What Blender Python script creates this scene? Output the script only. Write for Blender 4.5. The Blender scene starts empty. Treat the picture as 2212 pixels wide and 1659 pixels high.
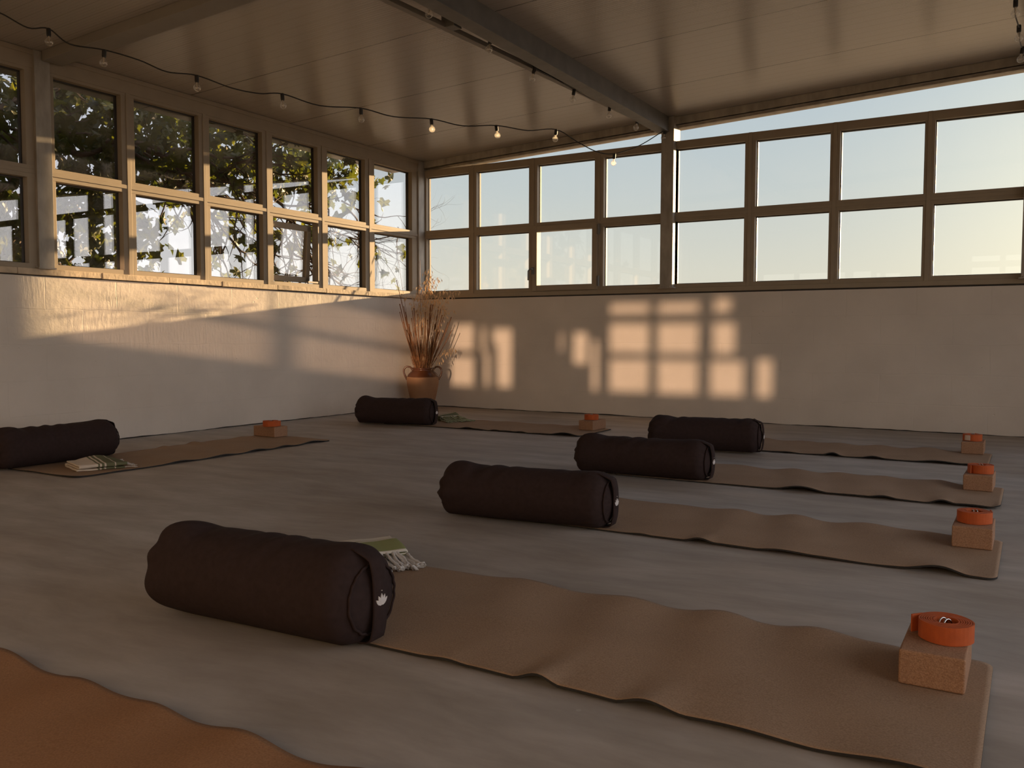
import bpy, bmesh, math, random
from mathutils import Vector, Matrix
random.seed(7)
R = random.Random(11)
PI = math.pi
C = bpy.context.scene.collection
H = 0.75                      # camera height
XL, YB = -5.615, 7.533        # inner planes of the left and back walls
XR, YR = 2.80, -0.92          # right wall and the wall behind the camera

def roof_z(x): return 2.592 + 0.0423*(x + 5.65)

# ------------------------------------------------------------------ helpers
class MB:
    def __init__(s): s.v=[]; s.f=[]; s.m=[]
    def add(s, vs, fs, mi=0):
        o=len(s.v); s.v += [tuple(p) for p in vs]
        s.f += [tuple(o+i for i in f) for f in fs]; s.m += [mi]*len(fs)
    def box(s, x0,x1,y0,y1,z0,z1, mi=0):
        v=[(x,y,z) for x in (x0,x1) for y in (y0,y1) for z in (z0,z1)]
        s.add(v,[(0,1,3,2),(4,6,7,5),(0,4,5,1),(2,3,7,6),(0,2,6,4),(1,5,7,3)],mi)
    def bar(s, a, b, w, h, up=(0,0,1), mi=0):
        a=Vector(a); b=Vector(b); d=(b-a).normalized(); u=Vector(up)
        sd=d.cross(u)
        if sd.length<1e-4: sd=d.cross(Vector((1,0,0)))
        sd.normalize(); u=sd.cross(d)
        v=[p+sd*(w/2*i)+u*(h/2*j) for p in (a,b) for i,j in ((-1,-1),(1,-1),(1,1),(-1,1))]
        s.add(v,[(0,3,2,1),(4,5,6,7),(0,1,5,4),(1,2,6,5),(2,3,7,6),(3,0,4,7)],mi)
    def tube(s, pts, rad, n=8, mi=0, cap=True, closed=False):
        pts=[Vector(p) for p in pts]; N=len(pts)
        if not hasattr(rad,'__len__'): rad=[rad]*N
        prev=None; rings=[]
        for i,p in enumerate(pts):
            if closed: d=pts[(i+1)%N]-pts[i-1]
            else: d=pts[min(i+1,N-1)]-pts[max(i-1,0)]
            d.normalize()
            if prev is None:
                prev=d.cross(Vector((0,0,1)))
                if prev.length<1e-3: prev=d.cross(Vector((1,0,0)))
            prev=(prev-d*prev.dot(d)).normalized(); w=d.cross(prev)
            rings.append([p+(prev*math.cos(2*PI*k/n)+w*math.sin(2*PI*k/n))*rad[i] for k in range(n)])
        v=[q for r in rings for q in r]; f=[]
        for i in range(N if closed else N-1):
            j=(i+1)%N
            for k in range(n):
                f.append((i*n+k, i*n+(k+1)%n, j*n+(k+1)%n, j*n+k))
        if cap and not closed:
            f.append(tuple(reversed(range(n)))); f.append(tuple(range((N-1)*n,N*n)))
        s.add(v,f,mi)
    def lathe(s, prof, c=(0,0,0), n=40, mi=0, axis='z'):
        v=[]; f=[]
        for r,z in prof:
            for k in range(n):
                a=2*PI*k/n
                v.append((c[0]+r*math.cos(a), c[1]+r*math.sin(a), c[2]+z))
        for i in range(len(prof)-1):
            for k in range(n):
                f.append((i*n+k,i*n+(k+1)%n,(i+1)*n+(k+1)%n,(i+1)*n+k))
        s.add(v,f,mi)
    def build(s, name, mat, parent=None, smooth=False, bevel=0, seg=2, loc=None):
        me=bpy.data.meshes.new(name); me.from_pydata(s.v,[],s.f)
        mats = mat if isinstance(mat,(list,tuple)) else [mat]
        for m in mats: me.materials.append(m)
        if len(mats)>1: me.polygons.foreach_set('material_index', s.m)
        if smooth: me.polygons.foreach_set('use_smooth',[True]*len(me.polygons))
        me.update()
        o=bpy.data.objects.new(name,me); C.objects.link(o)
        if parent is not None: o.parent=parent
        if loc: o.location=loc
        if bevel:
            b=o.modifiers.new('bevel','BEVEL'); b.width=bevel; b.segments=seg; b.limit_method='ANGLE'
        return o

def tag(o,label=None,cat=None,group=None,kind=None):
    if label: o['label']=label
    if cat: o['category']=cat
    if group: o['group']=group
    if kind: o['kind']=kind
    return o
def empty(name,loc,rz=0):
    o=bpy.data.objects.new(name,None); C.objects.link(o); o.location=loc; o.rotation_euler=(0,0,rz)
    o.empty_display_size=.05
    return o
def copy_tree(o,parent=None):
    c=o.copy(); C.objects.link(c)
    if parent is not None: c.parent=parent
    for ch in list(o.children): copy_tree(ch,c)
    return c

# ------------------------------------------------------------------ materials
def mat(name):
    m=bpy.data.materials.new(name); m.use_nodes=True
    nt=m.node_tree; nt.nodes.clear()
    return m,nt
def N(nt,t,**k):
    n=nt.nodes.new(t)
    for a,b in k.items():
        if a in n.inputs: n.inputs[a].default_value=b
        else: setattr(n,a,b)
    return n
def L(nt,a,b): nt.links.new(a,b)
def basic(name,col,rough=.6,metal=0,var=.12,scale=8,bump=.0,bscale=60,spec=.5,sheen=0,stretch=(1,1,1),bdist=.004):
    m,nt=mat(name)
    out=N(nt,'ShaderNodeOutputMaterial'); p=N(nt,'ShaderNodeBsdfPrincipled')
    p.inputs['Roughness'].default_value=rough; p.inputs['Metallic'].default_value=metal
    p.inputs['Specular IOR Level'].default_value=spec
    if sheen: p.inputs['Sheen Weight'].default_value=sheen
    tc=N(nt,'ShaderNodeTexCoord'); mp=N(nt,'ShaderNodeMapping'); mp.inputs['Scale'].default_value=stretch
    L(nt,tc.outputs['Object'],mp.inputs['Vector'])
    no=N(nt,'ShaderNodeTexNoise'); no.inputs['Scale'].default_value=scale; no.inputs['Detail'].default_value=6
    L(nt,mp.outputs[0],no.inputs['Vector'])
    r=N(nt,'ShaderNodeValToRGB')
    r.color_ramp.elements[0].position=.3; r.color_ramp.elements[1].position=.7
    r.color_ramp.elements[0].color=(*[c*(1-var) for c in col],1); r.color_ramp.elements[1].color=(*[min(1,c*(1+var)) for c in col],1)
    L(nt,no.outputs['Fac'],r.inputs[0]); L(nt,r.outputs[0],p.inputs['Base Color'])
    if bump:
        n2=N(nt,'ShaderNodeTexNoise'); n2.inputs['Scale'].default_value=bscale; n2.inputs['Detail'].default_value=5
        L(nt,mp.outputs[0],n2.inputs['Vector'])
        b=N(nt,'ShaderNodeBump'); b.inputs['Strength'].default_value=bump; b.inputs['Distance'].default_value=bdist
        L(nt,n2.outputs['Fac'],b.inputs['Height']); L(nt,b.outputs[0],p.inputs['Normal'])
    L(nt,p.outputs[0],out.inputs[0])
    return m

def m_plaster(name,axis,col=(.66,.60,.53),rough_amt=1.0,holes=True):
    """white painted block wall: trowel noise, faint block joints, little holes"""
    m,nt=mat(name)
    out=N(nt,'ShaderNodeOutputMaterial'); p=N(nt,'ShaderNodeBsdfPrincipled',Roughness=.85)
    p.inputs['Specular IOR Level'].default_value=.2
    tc=N(nt,'ShaderNodeTexCoord'); sx=N(nt,'ShaderNodeSeparateXYZ'); cx=N(nt,'ShaderNodeCombineXYZ')
    L(nt,tc.outputs['Object'],sx.inputs[0])
    L(nt,sx.outputs['Y' if axis=='y' else 'X'],cx.inputs[0]); L(nt,sx.outputs['Z'],cx.inputs[1])
    dn=N(nt,'ShaderNodeTexNoise'); dn.inputs['Scale'].default_value=3.5; dn.inputs['Detail'].default_value=4
    L(nt,cx.outputs[0],dn.inputs['Vector'])
    va=N(nt,'ShaderNodeMixRGB',blend_type='ADD'); va.inputs[0].default_value=.035
    L(nt,cx.outputs[0],va.inputs[1]); L(nt,dn.outputs['Color'],va.inputs[2])
    br=N(nt,'ShaderNodeTexBrick'); br.inputs['Scale'].default_value=1; br.inputs['Mortar Size'].default_value=.004
    br.inputs['Mortar Smooth'].default_value=1.0
    br.inputs['Brick Width'].default_value=.52; br.inputs['Row Height'].default_value=.235
    L(nt,va.outputs[0],br.inputs['Vector'])
    n1=N(nt,'ShaderNodeTexNoise'); n1.inputs['Scale'].default_value=22; n1.inputs['Detail'].default_value=7; n1.inputs['Roughness'].default_value=.6
    L(nt,cx.outputs[0],n1.inputs['Vector'])
    n2=N(nt,'ShaderNodeTexNoise'); n2.inputs['Scale'].default_value=2.2; n2.inputs['Detail'].default_value=3
    L(nt,cx.outputs[0],n2.inputs['Vector'])
    # directional trowel scratches
    mp=N(nt,'ShaderNodeMapping'); mp.inputs['Scale'].default_value=(30,6,1); mp.inputs['Rotation'].default_value=(0,0,.5)
    L(nt,cx.outputs[0],mp.inputs['Vector'])
    n3=N(nt,'ShaderNodeTexNoise'); n3.inputs['Scale'].default_value=1.6; n3.inputs['Detail'].default_value=4
    L(nt,mp.outputs[0],n3.inputs['Vector'])
    vo=N(nt,'ShaderNodeTexVoronoi'); vo.inputs['Scale'].default_value=6.5; L(nt,va.outputs[0],vo.inputs['Vector'])
    hr=N(nt,'ShaderNodeMapRange'); hr.inputs['From Min'].default_value=.02; hr.inputs['From Max'].default_value=.06
    hr.inputs['To Min'].default_value=-1.0; hr.inputs['To Max'].default_value=0
    L(nt,vo.outputs['Distance'],hr.inputs['Value'])
    def mul(a,k):
        q=N(nt,'ShaderNodeMath',operation='MULTIPLY'); q.inputs[1].default_value=k; L(nt,a,q.inputs[0]); return q.outputs[0]
    def add(a,b):
        q=N(nt,'ShaderNodeMath',operation='ADD'); L(nt,a,q.inputs[0]); L(nt,b,q.inputs[1]); return q.outputs[0]
    # patchiness of the rough trowelling
    pr=N(nt,'ShaderNodeMapRange'); pr.inputs['From Min'].default_value=.42; pr.inputs['From Max'].default_value=.62
    L(nt,n2.outputs['Fac'],pr.inputs['Value'])
    pm=N(nt,'ShaderNodeMath',operation='MULTIPLY'); L(nt,n3.outputs['Fac'],pm.inputs[0]); L(nt,pr.outputs[0],pm.inputs[1])
    h=add(add(mul(n1.outputs['Fac'],.9*rough_amt),mul(pm.outputs[0],1.1*rough_amt)),add(mul(n2.outputs['Fac'],1.2),mul(br.outputs['Fac'],-.38)))
    h=add(h,mul(hr.outputs[0],.9))
    b=N(nt,'ShaderNodeBump'); b.inputs['Strength'].default_value=.55; b.inputs['Distance'].default_value=.0042
    L(nt,h,b.inputs['Height']); L(nt,b.outputs[0],p.inputs['Normal'])
    r=N(nt,'ShaderNodeValToRGB'); r.color_ramp.elements[0].position=.25; r.color_ramp.elements[1].position=.75
    r.color_ramp.elements[0].color=(*[c*.90 for c in col],1); r.color_ramp.elements[1].color=(*[c*1.05 for c in col],1)
    L(nt,n2.outputs['Fac'],r.inputs[0])
    # dusty scuffs low on the wall and small dark chips
    ch=N(nt,'ShaderNodeTexNoise'); ch.inputs['Scale'].default_value=38; ch.inputs['Detail'].default_value=2; L(nt,cx.outputs[0],ch.inputs['Vector'])
    cr=N(nt,'ShaderNodeMapRange'); cr.inputs['From Min'].default_value=.76; cr.inputs['From Max'].default_value=.80; cr.inputs['To Max'].default_value=.55
    L(nt,ch.outputs['Fac'],cr.inputs['Value'])
    mx=N(nt,'ShaderNodeMixRGB'); mx.inputs[2].default_value=(.14,.12,.10,1); L(nt,cr.outputs[0],mx.inputs[0]); L(nt,r.outputs[0],mx.inputs[1])
    L(nt,mx.outputs[0],p.inputs['Base Color']); L(nt,p.outputs[0],out.inputs[0])
    return m

def m_floor():
    m,nt=mat('trowelled_concrete')
    out=N(nt,'ShaderNodeOutputMaterial'); p=N(nt,'ShaderNodeBsdfPrincipled')
    p.inputs['Specular IOR Level'].default_value=.35
    tc=N(nt,'ShaderNodeTexCoord')
    d=N(nt,'ShaderNodeTexNoise'); d.inputs['Scale'].default_value=.9; d.inputs['Detail'].default_value=3
    L(nt,tc.outputs['Object'],d.inputs['Vector'])
    va=N(nt,'ShaderNodeMixRGB',blend_type='ADD'); va.inputs[0].default_value=.30
    L(nt,tc.outputs['Object'],va.inputs[1]); L(nt,d.outputs['Color'],va.inputs[2])
    mp=N(nt,'ShaderNodeMapping'); mp.inputs['Scale'].default_value=(1.3,4.2,1); mp.inputs['Rotation'].default_value=(0,0,-.35)
    L(nt,va.outputs[0],mp.inputs['Vector'])
    n1=N(nt,'ShaderNodeTexNoise'); n1.inputs['Scale'].default_value=1.6; n1.inputs['Detail'].default_value=8; n1.inputs['Roughness'].default_value=.62
    L(nt,mp.outputs[0],n1.inputs['Vector'])
    n2=N(nt,'ShaderNodeTexNoise'); n2.inputs['Scale'].default_value=.75; n2.inputs['Detail'].default_value=5; L(nt,tc.outputs['Object'],n2.inputs['Vector'])
    r=N(nt,'ShaderNodeValToRGB')
    e=r.color_ramp.elements; e[0].position=.25; e[0].color=(.27,.24,.21,1); e[1].position=.75; e[1].color=(.50,.47,.435,1)
    k=e.new(.5); k.color=(.38,.35,.315,1)
    L(nt,n1.outputs['Fac'],r.inputs[0])
    r2=N(nt,'ShaderNodeValToRGB'); r2.color_ramp.elements[0].color=(.86,.80,.74,1); r2.color_ramp.elements[0].position=.35
    r2.color_ramp.elements[1].color=(1.05,1.08,1.12,1); r2.color_ramp.elements[1].position=.65
    L(nt,n2.outputs['Fac'],r2.inputs[0])
    mx=N(nt,'ShaderNodeMixRGB',blend_type='MULTIPLY'); mx.inputs[0].default_value=1
    L(nt,r.outputs[0],mx.inputs[1]); L(nt,r2.outputs[0],mx.inputs[2])
    # light specks of paint and grit
    sp=N(nt,'ShaderNodeTexVoronoi'); sp.inputs['Scale'].default_value=5; L(nt,va.outputs[0],sp.inputs['Vector'])
    sr=N(nt,'ShaderNodeMapRange'); sr.inputs['From Min'].default_value=.035; sr.inputs['From Max'].default_value=.02; sr.inputs['To Max'].default_value=.35
    L(nt,sp.outputs['Distance'],sr.inputs['Value'])
    m2=N(nt,'ShaderNodeMixRGB'); m2.inputs[2].default_value=(.5,.48,.45,1); L(nt,sr.outputs[0],m2.inputs[0]); L(nt,mx.outputs[0],m2.inputs[1])
    L(nt,m2.outputs[0],p.inputs['Base Color'])
    rr=N(nt,'ShaderNodeMapRange'); rr.inputs['To Min'].default_value=.5; rr.inputs['To Max'].default_value=.75; L(nt,n1.outputs['Fac'],rr.inputs['Value'])
    L(nt,rr.outputs[0],p.inputs['Roughness'])
    b=N(nt,'ShaderNodeBump'); b.inputs['Strength'].default_value=.35; b.inputs['Distance'].default_value=.003
    L(nt,n1.outputs['Fac'],b.inputs['Height']); L(nt,b.outputs[0],p.inputs['Normal'])
    L(nt,p.outputs[0],out.inputs[0]); return m

def m_ceiling():
    """ribbed off-white sandwich panels, seams across every 1.035 m"""
    m,nt=mat('sandwich_panel')
    out=N(nt,'ShaderNodeOutputMaterial'); p=N(nt,'ShaderNodeBsdfPrincipled',Roughness=.24)
    p.inputs['Specular IOR Level'].default_value=.5
    tc=N(nt,'ShaderNodeTexCoord'); s=N(nt,'ShaderNodeSeparateXYZ'); L(nt,tc.outputs['Object'],s.inputs[0])
    y=s.outputs['Y']
    def math_(op,a,b=None,v=None):
        q=N(nt,'ShaderNodeMath',operation=op)
        L(nt,a,q.inputs[0])
        if b is not None: L(nt,b,q.inputs[1])
        if v is not None: q.inputs[1].default_value=v
        return q.outputs[0]
    # seam distance
    a=math_('SUBTRACT',y,v=3.515); a=math_('DIVIDE',a,v=1.035); a=math_('FRACT',a); a=math_('SUBTRACT',a,v=.5); a=math_('ABSOLUTE',a)
    seam=N(nt,'ShaderNodeMapRange'); seam.inputs['From Min'].default_value=.4955; seam.inputs['From Max'].default_value=.4975; L(nt,a,seam.inputs['Value'])
    # ribs: 5 cm pitch
    w=math_('MULTIPLY',y,v=2*PI/.0518); w=math_('SINE',w)
    w3=math_('POWER',math_('ABSOLUTE',w),v=.5)
    fine=math_('SINE',math_('MULTIPLY',y,v=2*PI/.0129))
    no=N(nt,'ShaderNodeTexNoise'); no.inputs['Scale'].default_value=1.1; no.inputs['Detail'].default_value=2; L(nt,tc.outputs['Object'],no.inputs['Vector'])
    h=math_('ADD',math_('MULTIPLY',w3,v=.55),math_('MULTIPLY',fine,v=.16)); h=math_('ADD',h,math_('MULTIPLY',no.outputs['Fac'],v=3.0))
    h=math_('ADD',h,math_('MULTIPLY',seam.outputs[0],v=-3))
    b=N(nt,'ShaderNodeBump'); b.inputs['Strength'].default_value=.6; b.inputs['Distance'].default_value=.0014
    L(nt,h,b.inputs['Height']); L(nt,b.outputs[0],p.inputs['Normal'])
    ga=math_('FRACT',math_('DIVIDE',math_('SUBTRACT',y,v=3.515),v=.1035)); ga=math_('ABSOLUTE',math_('SUBTRACT',ga,v=.5))
    gr=N(nt,'ShaderNodeMapRange'); gr.inputs['From Min'].default_value=.47; gr.inputs['From Max'].default_value=.49; gr.inputs['To Max'].default_value=.30; L(nt,ga,gr.inputs['Value'])
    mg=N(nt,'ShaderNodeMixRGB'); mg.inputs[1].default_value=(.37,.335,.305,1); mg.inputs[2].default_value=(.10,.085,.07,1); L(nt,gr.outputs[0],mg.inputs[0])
    mx=N(nt,'ShaderNodeMixRGB'); L(nt,mg.outputs[0],mx.inputs[1]); mx.inputs[2].default_value=(.05,.042,.035,1)
    L(nt,seam.outputs[0],mx.inputs[0])
    L(nt,mx.outputs[0],p.inputs['Base Color'])
    L(nt,p.outputs[0],out.inputs[0]); return m

def m_glass(name,refl,tint=(.97,.98,.98)):
    m,nt=mat(name)
    out=N(nt,'ShaderNodeOutputMaterial'); t=N(nt,'ShaderNodeBsdfTransparent'); t.inputs[0].default_value=(*tint,1)
    g=N(nt,'ShaderNodeBsdfGlossy',Roughness=0.0)
    lw=N(nt,'ShaderNodeLayerWeight'); lw.inputs['Blend'].default_value=.5      # works from both faces of the thin pane
    fr=N(nt,'ShaderNodeMath',operation='POWER'); fr.inputs[1].default_value=5; L(nt,lw.outputs['Facing'],fr.inputs[0])
    a=N(nt,'ShaderNodeMath',operation='MULTIPLY_ADD'); a.inputs[1].default_value=1-refl; a.inputs[2].default_value=refl; a.use_clamp=True; L(nt,fr.outputs[0],a.inputs[0])
    mx=N(nt,'ShaderNodeMixShader'); L(nt,a.outputs[0],mx.inputs[0]); L(nt,t.outputs[0],mx.inputs[1]); L(nt,g.outputs[0],mx.inputs[2])
    L(nt,mx.outputs[0],out.inputs[0]); return m

def m_bulb():
    m,nt=mat('bulb_glass')
    out=N(nt,'ShaderNodeOutputMaterial'); t=N(nt,'ShaderNodeBsdfTransparent'); g=N(nt,'ShaderNodeBsdfGlossy',Roughness=.03)
    d=N(nt,'ShaderNodeBsdfTranslucent'); d.inputs[0].default_value=(.95,.9,.8,1)
    lw=N(nt,'ShaderNodeLayerWeight'); lw.inputs['Blend'].default_value=.5
    pw=N(nt,'ShaderNodeMath',operation='POWER'); pw.inputs[1].default_value=3; L(nt,lw.outputs['Facing'],pw.inputs[0])
    a=N(nt,'ShaderNodeMath',operation='MULTIPLY_ADD'); a.inputs[1].default_value=.6; a.inputs[2].default_value=.10; L(nt,pw.outputs[0],a.inputs[0])
    m1=N(nt,'ShaderNodeMixShader'); m1.inputs[0].default_value=.16; L(nt,t.outputs[0],m1.inputs[1]); L(nt,d.outputs[0],m1.inputs[2])
    mx=N(nt,'ShaderNodeMixShader'); L(nt,a.outputs[0],mx.inputs[0]); L(nt,m1.outputs[0],mx.inputs[1]); L(nt,g.outputs[0],mx.inputs[2])
    L(nt,mx.outputs[0],out.inputs[0]); return m

def m_mat(name='cork_mat_top',c0=(.25,.165,.105),c1=(.37,.255,.17)):
    m,nt=mat(name)
    out=N(nt,'ShaderNodeOutputMaterial'); p=N(nt,'ShaderNodeBsdfPrincipled',Roughness=.8)
    p.inputs['Specular IOR Level'].default_value=.25
    tc=N(nt,'ShaderNodeTexCoord')
    n=N(nt,'ShaderNodeTexNoise'); n.inputs['Scale'].default_value=260; n.inputs['Detail'].default_value=3; L(nt,tc.outputs['Object'],n.inputs['Vector'])
    n2=N(nt,'ShaderNodeTexNoise'); n2.inputs['Scale'].default_value=4; L(nt,tc.outputs['Object'],n2.inputs['Vector'])
    ad=N(nt,'ShaderNodeMath',operation='MULTIPLY_ADD'); ad.inputs[1].default_value=.35; L(nt,n2.outputs['Fac'],ad.inputs[0]); L(nt,n.outputs['Fac'],ad.inputs[2])
    r=N(nt,'ShaderNodeValToRGB'); e=r.color_ramp.elements
    e[0].position=.45; e[0].color=(*c0,1); e[1].position=.9; e[1].color=(*c1,1)
    L(nt,ad.outputs[0],r.inputs[0]); L(nt,r.outputs[0],p.inputs['Base Color']); L(nt,p.outputs[0],out.inputs[0]); return m

def m_cork(name,c0,c1,scale=170):
    m,nt=mat(name)
    out=N(nt,'ShaderNodeOutputMaterial'); p=N(nt,'ShaderNodeBsdfPrincipled',Roughness=.85)
    p.inputs['Specular IOR Level'].default_value=.2
    tc=N(nt,'ShaderNodeTexCoord'); v=N(nt,'ShaderNodeTexVoronoi'); v.inputs['Scale'].default_value=scale; L(nt,tc.outputs['Object'],v.inputs['Vector'])
    r=N(nt,'ShaderNodeValToRGB'); r.color_ramp.elements[0].color=(*c0,1); r.color_ramp.elements[1].color=(*c1,1)
    s=N(nt,'ShaderNodeSeparateXYZ'); L(nt,v.outputs['Color'],s.inputs[0]); L(nt,s.outputs['X'],r.inputs[0])
    L(nt,r.outputs[0],p.inputs['Base Color'])
    b=N(nt,'ShaderNodeBump'); b.inputs['Strength'].default_value=.3; b.inputs['Distance'].default_value=.001
    L(nt,v.outputs['Distance'],b.inputs['Height']); L(nt,b.outputs[0],p.inputs['Normal'])
    L(nt,p.outputs[0],out.inputs[0]); return m

def m_towel(name,green,white,stripes,axis='X'):
    """cloth with woven bands along local X; stripes = list of (x0,x1) that are green"""
    m,nt=mat(name)
    out=N(nt,'ShaderNodeOutputMaterial'); p=N(nt,'ShaderNodeBsdfPrincipled',Roughness=.95)
    p.inputs['Specular IOR Level'].default_value=.1
    tc=N(nt,'ShaderNodeTexCoord'); s=N(nt,'ShaderNodeSeparateXYZ'); L(nt,tc.outputs['Object'],s.inputs[0])
    r=N(nt,'ShaderNodeValToRGB'); r.color_ramp.interpolation='CONSTANT'
    mr=N(nt,'ShaderNodeMapRange'); mr.inputs['From Min'].default_value=-.25; mr.inputs['From Max'].default_value=.25
    L(nt,s.outputs[axis],mr.inputs['Value']); L(nt,mr.outputs[0],r.inputs[0])
    e=r.color_ramp.elements; e[0].position=0; e[0].color=(*white,1)
    e[1].position=1; e[1].color=(*white,1)
    for a,b_ in stripes:
        k=e.new((a+.25)/.5); k.color=(*green,1)
        k=e.new((b_+.25)/.5); k.color=(*white,1)
    n=N(nt,'ShaderNodeTexNoise'); n.inputs['Scale'].default_value=300; L(nt,tc.outputs['Object'],n.inputs['Vector'])
    mx=N(nt,'ShaderNodeMixRGB',blend_type='MULTIPLY'); mx.inputs[0].default_value=.35
    L(nt,r.outputs[0],mx.inputs[1]); L(nt,n.outputs['Color'],mx.inputs[2])
    L(nt,r.outputs[0],p.inputs['Base Color'])
    b=N(nt,'ShaderNodeBump'); b.inputs['Strength'].default_value=.4; b.inputs['Distance'].default_value=.002
    L(nt,n.outputs['Fac'],b.inputs['Height']); L(nt,b.outputs[0],p.inputs['Normal'])
    L(nt,p.outputs[0],out.inputs[0]); return m

def m_urn():
    m,nt=mat('terracotta_urn')
    out=N(nt,'ShaderNodeOutputMaterial'); p=N(nt,'ShaderNodeBsdfPrincipled')
    tc=N(nt,'ShaderNodeTexCoord'); s=N(nt,'ShaderNodeSeparateXYZ'); L(nt,tc.outputs['Object'],s.inputs[0])
    n=N(nt,'ShaderNodeTexNoise'); n.inputs['Scale'].default_value=9; n.inputs['Detail'].default_value=5; L(nt,tc.outputs['Object'],n.inputs['Vector'])
    q=N(nt,'ShaderNodeMath',operation='MULTIPLY_ADD'); q.inputs[1].default_value=.012; L(nt,n.outputs['Fac'],q.inputs[0]); L(nt,s.outputs['Z'],q.inputs[2])
    g=N(nt,'ShaderNodeMath',operation='GREATER_THAN'); g.inputs[1].default_value=.338; L(nt,q.outputs[0],g.inputs[0])
    r=N(nt,'ShaderNodeValToRGB'); r.color_ramp.elements[0].color=(.24,.12,.06,1); r.color_ramp.elements[1].color=(.34,.19,.10,1); L(nt,n.outputs['Fac'],r.inputs[0])
    mx=N(nt,'ShaderNodeMixRGB'); mx.inputs[2].default_value=(.09,.03,.012,1); L(nt,g.outputs[0],mx.inputs[0]); L(nt,r.outputs[0],mx.inputs[1])
    L(nt,mx.outputs[0],p.inputs['Base Color'])
    rg=N(nt,'ShaderNodeMapRange'); rg.inputs['To Min'].default_value=.85; rg.inputs['To Max'].default_value=.25; L(nt,g.outputs[0],rg.inputs['Value'])
    L(nt,rg.outputs[0],p.inputs['Roughness']); L(nt,p.outputs[0],out.inputs[0]); return m

def m_leaf():
    m,nt=mat('vine_leaf')
    out=N(nt,'ShaderNodeOutputMaterial'); d=N(nt,'ShaderNodeBsdfDiffuse'); t=N(nt,'ShaderNodeBsdfTranslucent')
    tc=N(nt,'ShaderNodeTexCoord'); n=N(nt,'ShaderNodeTexNoise'); n.inputs['Scale'].default_value=3.5; n.inputs['Detail'].default_value=2
    L(nt,tc.outputs['Object'],n.inputs['Vector'])
    r=N(nt,'ShaderNodeValToRGB'); e=r.color_ramp.elements
    e[0].position=.35; e[0].color=(.035,.05,.015,1); e[1].position=.72; e[1].color=(.13,.13,.03,1)
    L(nt,n.outputs['Fac'],r.inputs[0]); L(nt,r.outputs[0],d.inputs[0])
    h=N(nt,'ShaderNodeMixRGB',blend_type='MULTIPLY'); h.inputs[0].default_value=1; h.inputs[2].default_value=(1.5,1.6,.5,1)
    L(nt,r.outputs[0],h.inputs[1]); L(nt,h.outputs[0],t.inputs[0])
    mx=N(nt,'ShaderNodeMixShader'); mx.inputs[0].default_value=.4; L(nt,d.outputs[0],mx.inputs[1]); L(nt,t.outputs[0],mx.inputs[2])
    gl=N(nt,'ShaderNodeBsdfGlossy',Roughness=.45); m2=N(nt,'ShaderNodeMixShader'); m2.inputs[0].default_value=.05
    L(nt,mx.outputs[0],m2.inputs[1]); L(nt,gl.outputs[0],m2.inputs[2]); L(nt,m2.outputs[0],out.inputs[0]); return m

M=dict(
 wl=m_plaster('painted_block_left','y',rough_amt=1.0),
 wb=m_plaster('painted_block_back','x',rough_amt=.35),
 floor=m_floor(), rear=basic('grey_unseen_rear_wall',(.26,.24,.225),rough=.8), ceil=m_ceiling(),  # rear wall grey kept dark to limit warm bounce
 frame=basic('painted_aluminium',(.32,.265,.195),rough=.58,metal=.1,var=.05,spec=.25),
 steel=basic('galvanised_steel',(.33,.30,.255),rough=.6,metal=.25,var=.22,scale=14,bump=.08,stretch=(1,1,.4)),
 beam=basic('steel_beam',(.15,.145,.135),rough=.55,metal=.35,var=.15,scale=9),
 sill=basic('sill_stone',(.50,.40,.28),rough=.75,var=.22,scale=14,bump=.5,bscale=40),
 gasket=basic('window_gasket',(.03,.025,.022),rough=.6),
 dark=basic('dark_gap',(.05,.043,.036),rough=.95),
 glassL=m_glass('coated_pane',.115,(.98,.98,.985)),
 glassB=m_glass('clear_pane',.05),
 mat=m_mat(), mat2=m_mat('orange_cork_mat_top',(.25,.13,.065),(.35,.19,.10)), rubber=basic('rubber_base',(.018,.016,.015),rough=.8),
 bol=basic('bolster_cotton',(.036,.023,.0215),rough=.92,var=.12,scale=60,bump=.35,bscale=500,spec=.15,bdist=.0006),
 emb=basic('embroidery_white',(.62,.58,.56),rough=.8,var=.03),
 block=m_cork('cork_block',(.27,.15,.09),(.40,.24,.15),420),
 strap=basic('orange_webbing',(.45,.09,.018),rough=.85,var=.1,scale=40,bump=.4,bscale=420,bdist=.0006),
 metal=basic('nickel_ring',(.7,.68,.66),rough=.2,metal=1,var=.02),
 paper=basic('paper_band',(.62,.52,.44),rough=.8,var=.1,scale=120),
 towel6=m_towel('striped_towel_sage',(.15,.155,.09),(.64,.56,.47),[(-.022,-.012),(-.002,.010),(.020,.066),(.072,.14)]),
 towel1=m_towel('striped_towel_lime',(.27,.29,.13),(.62,.58,.50),[(-.05,-.04),(-.02,.10),(.115,.125)]),
 fringe=basic('cotton_fringe',(.56,.53,.50),rough=.95,var=.1,scale=60),
 fringe5=basic('cotton_fringe_green',(.33,.36,.24),rough=.95,var=.25,scale=30),
 urn=m_urn(), glaze=basic('brown_glaze',(.08,.028,.012),rough=.25,var=.2),
 reed=basic('dry_reed',(.20,.085,.03),rough=.7,var=.35,scale=30),
 straw=basic('dry_oat_grass',(.66,.46,.27),rough=.8,var=.3,scale=40),
 leaf=m_leaf(), bark=basic('vine_bark',(.10,.07,.05),rough=.9,var=.3,scale=20,bump=.5),
 cable=basic('black_cable',(.012,.011,.011),rough=.6),
 bulb=m_bulb(), fil=basic('filament_support',(.55,.45,.32),rough=.4),
 ground=basic('dry_ground',(.27,.22,.16),rough=.95,var=.3,scale=.8),
 conduit=basic('grey_rail',(.22,.20,.175),rough=.6,var=.06),
)

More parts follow.
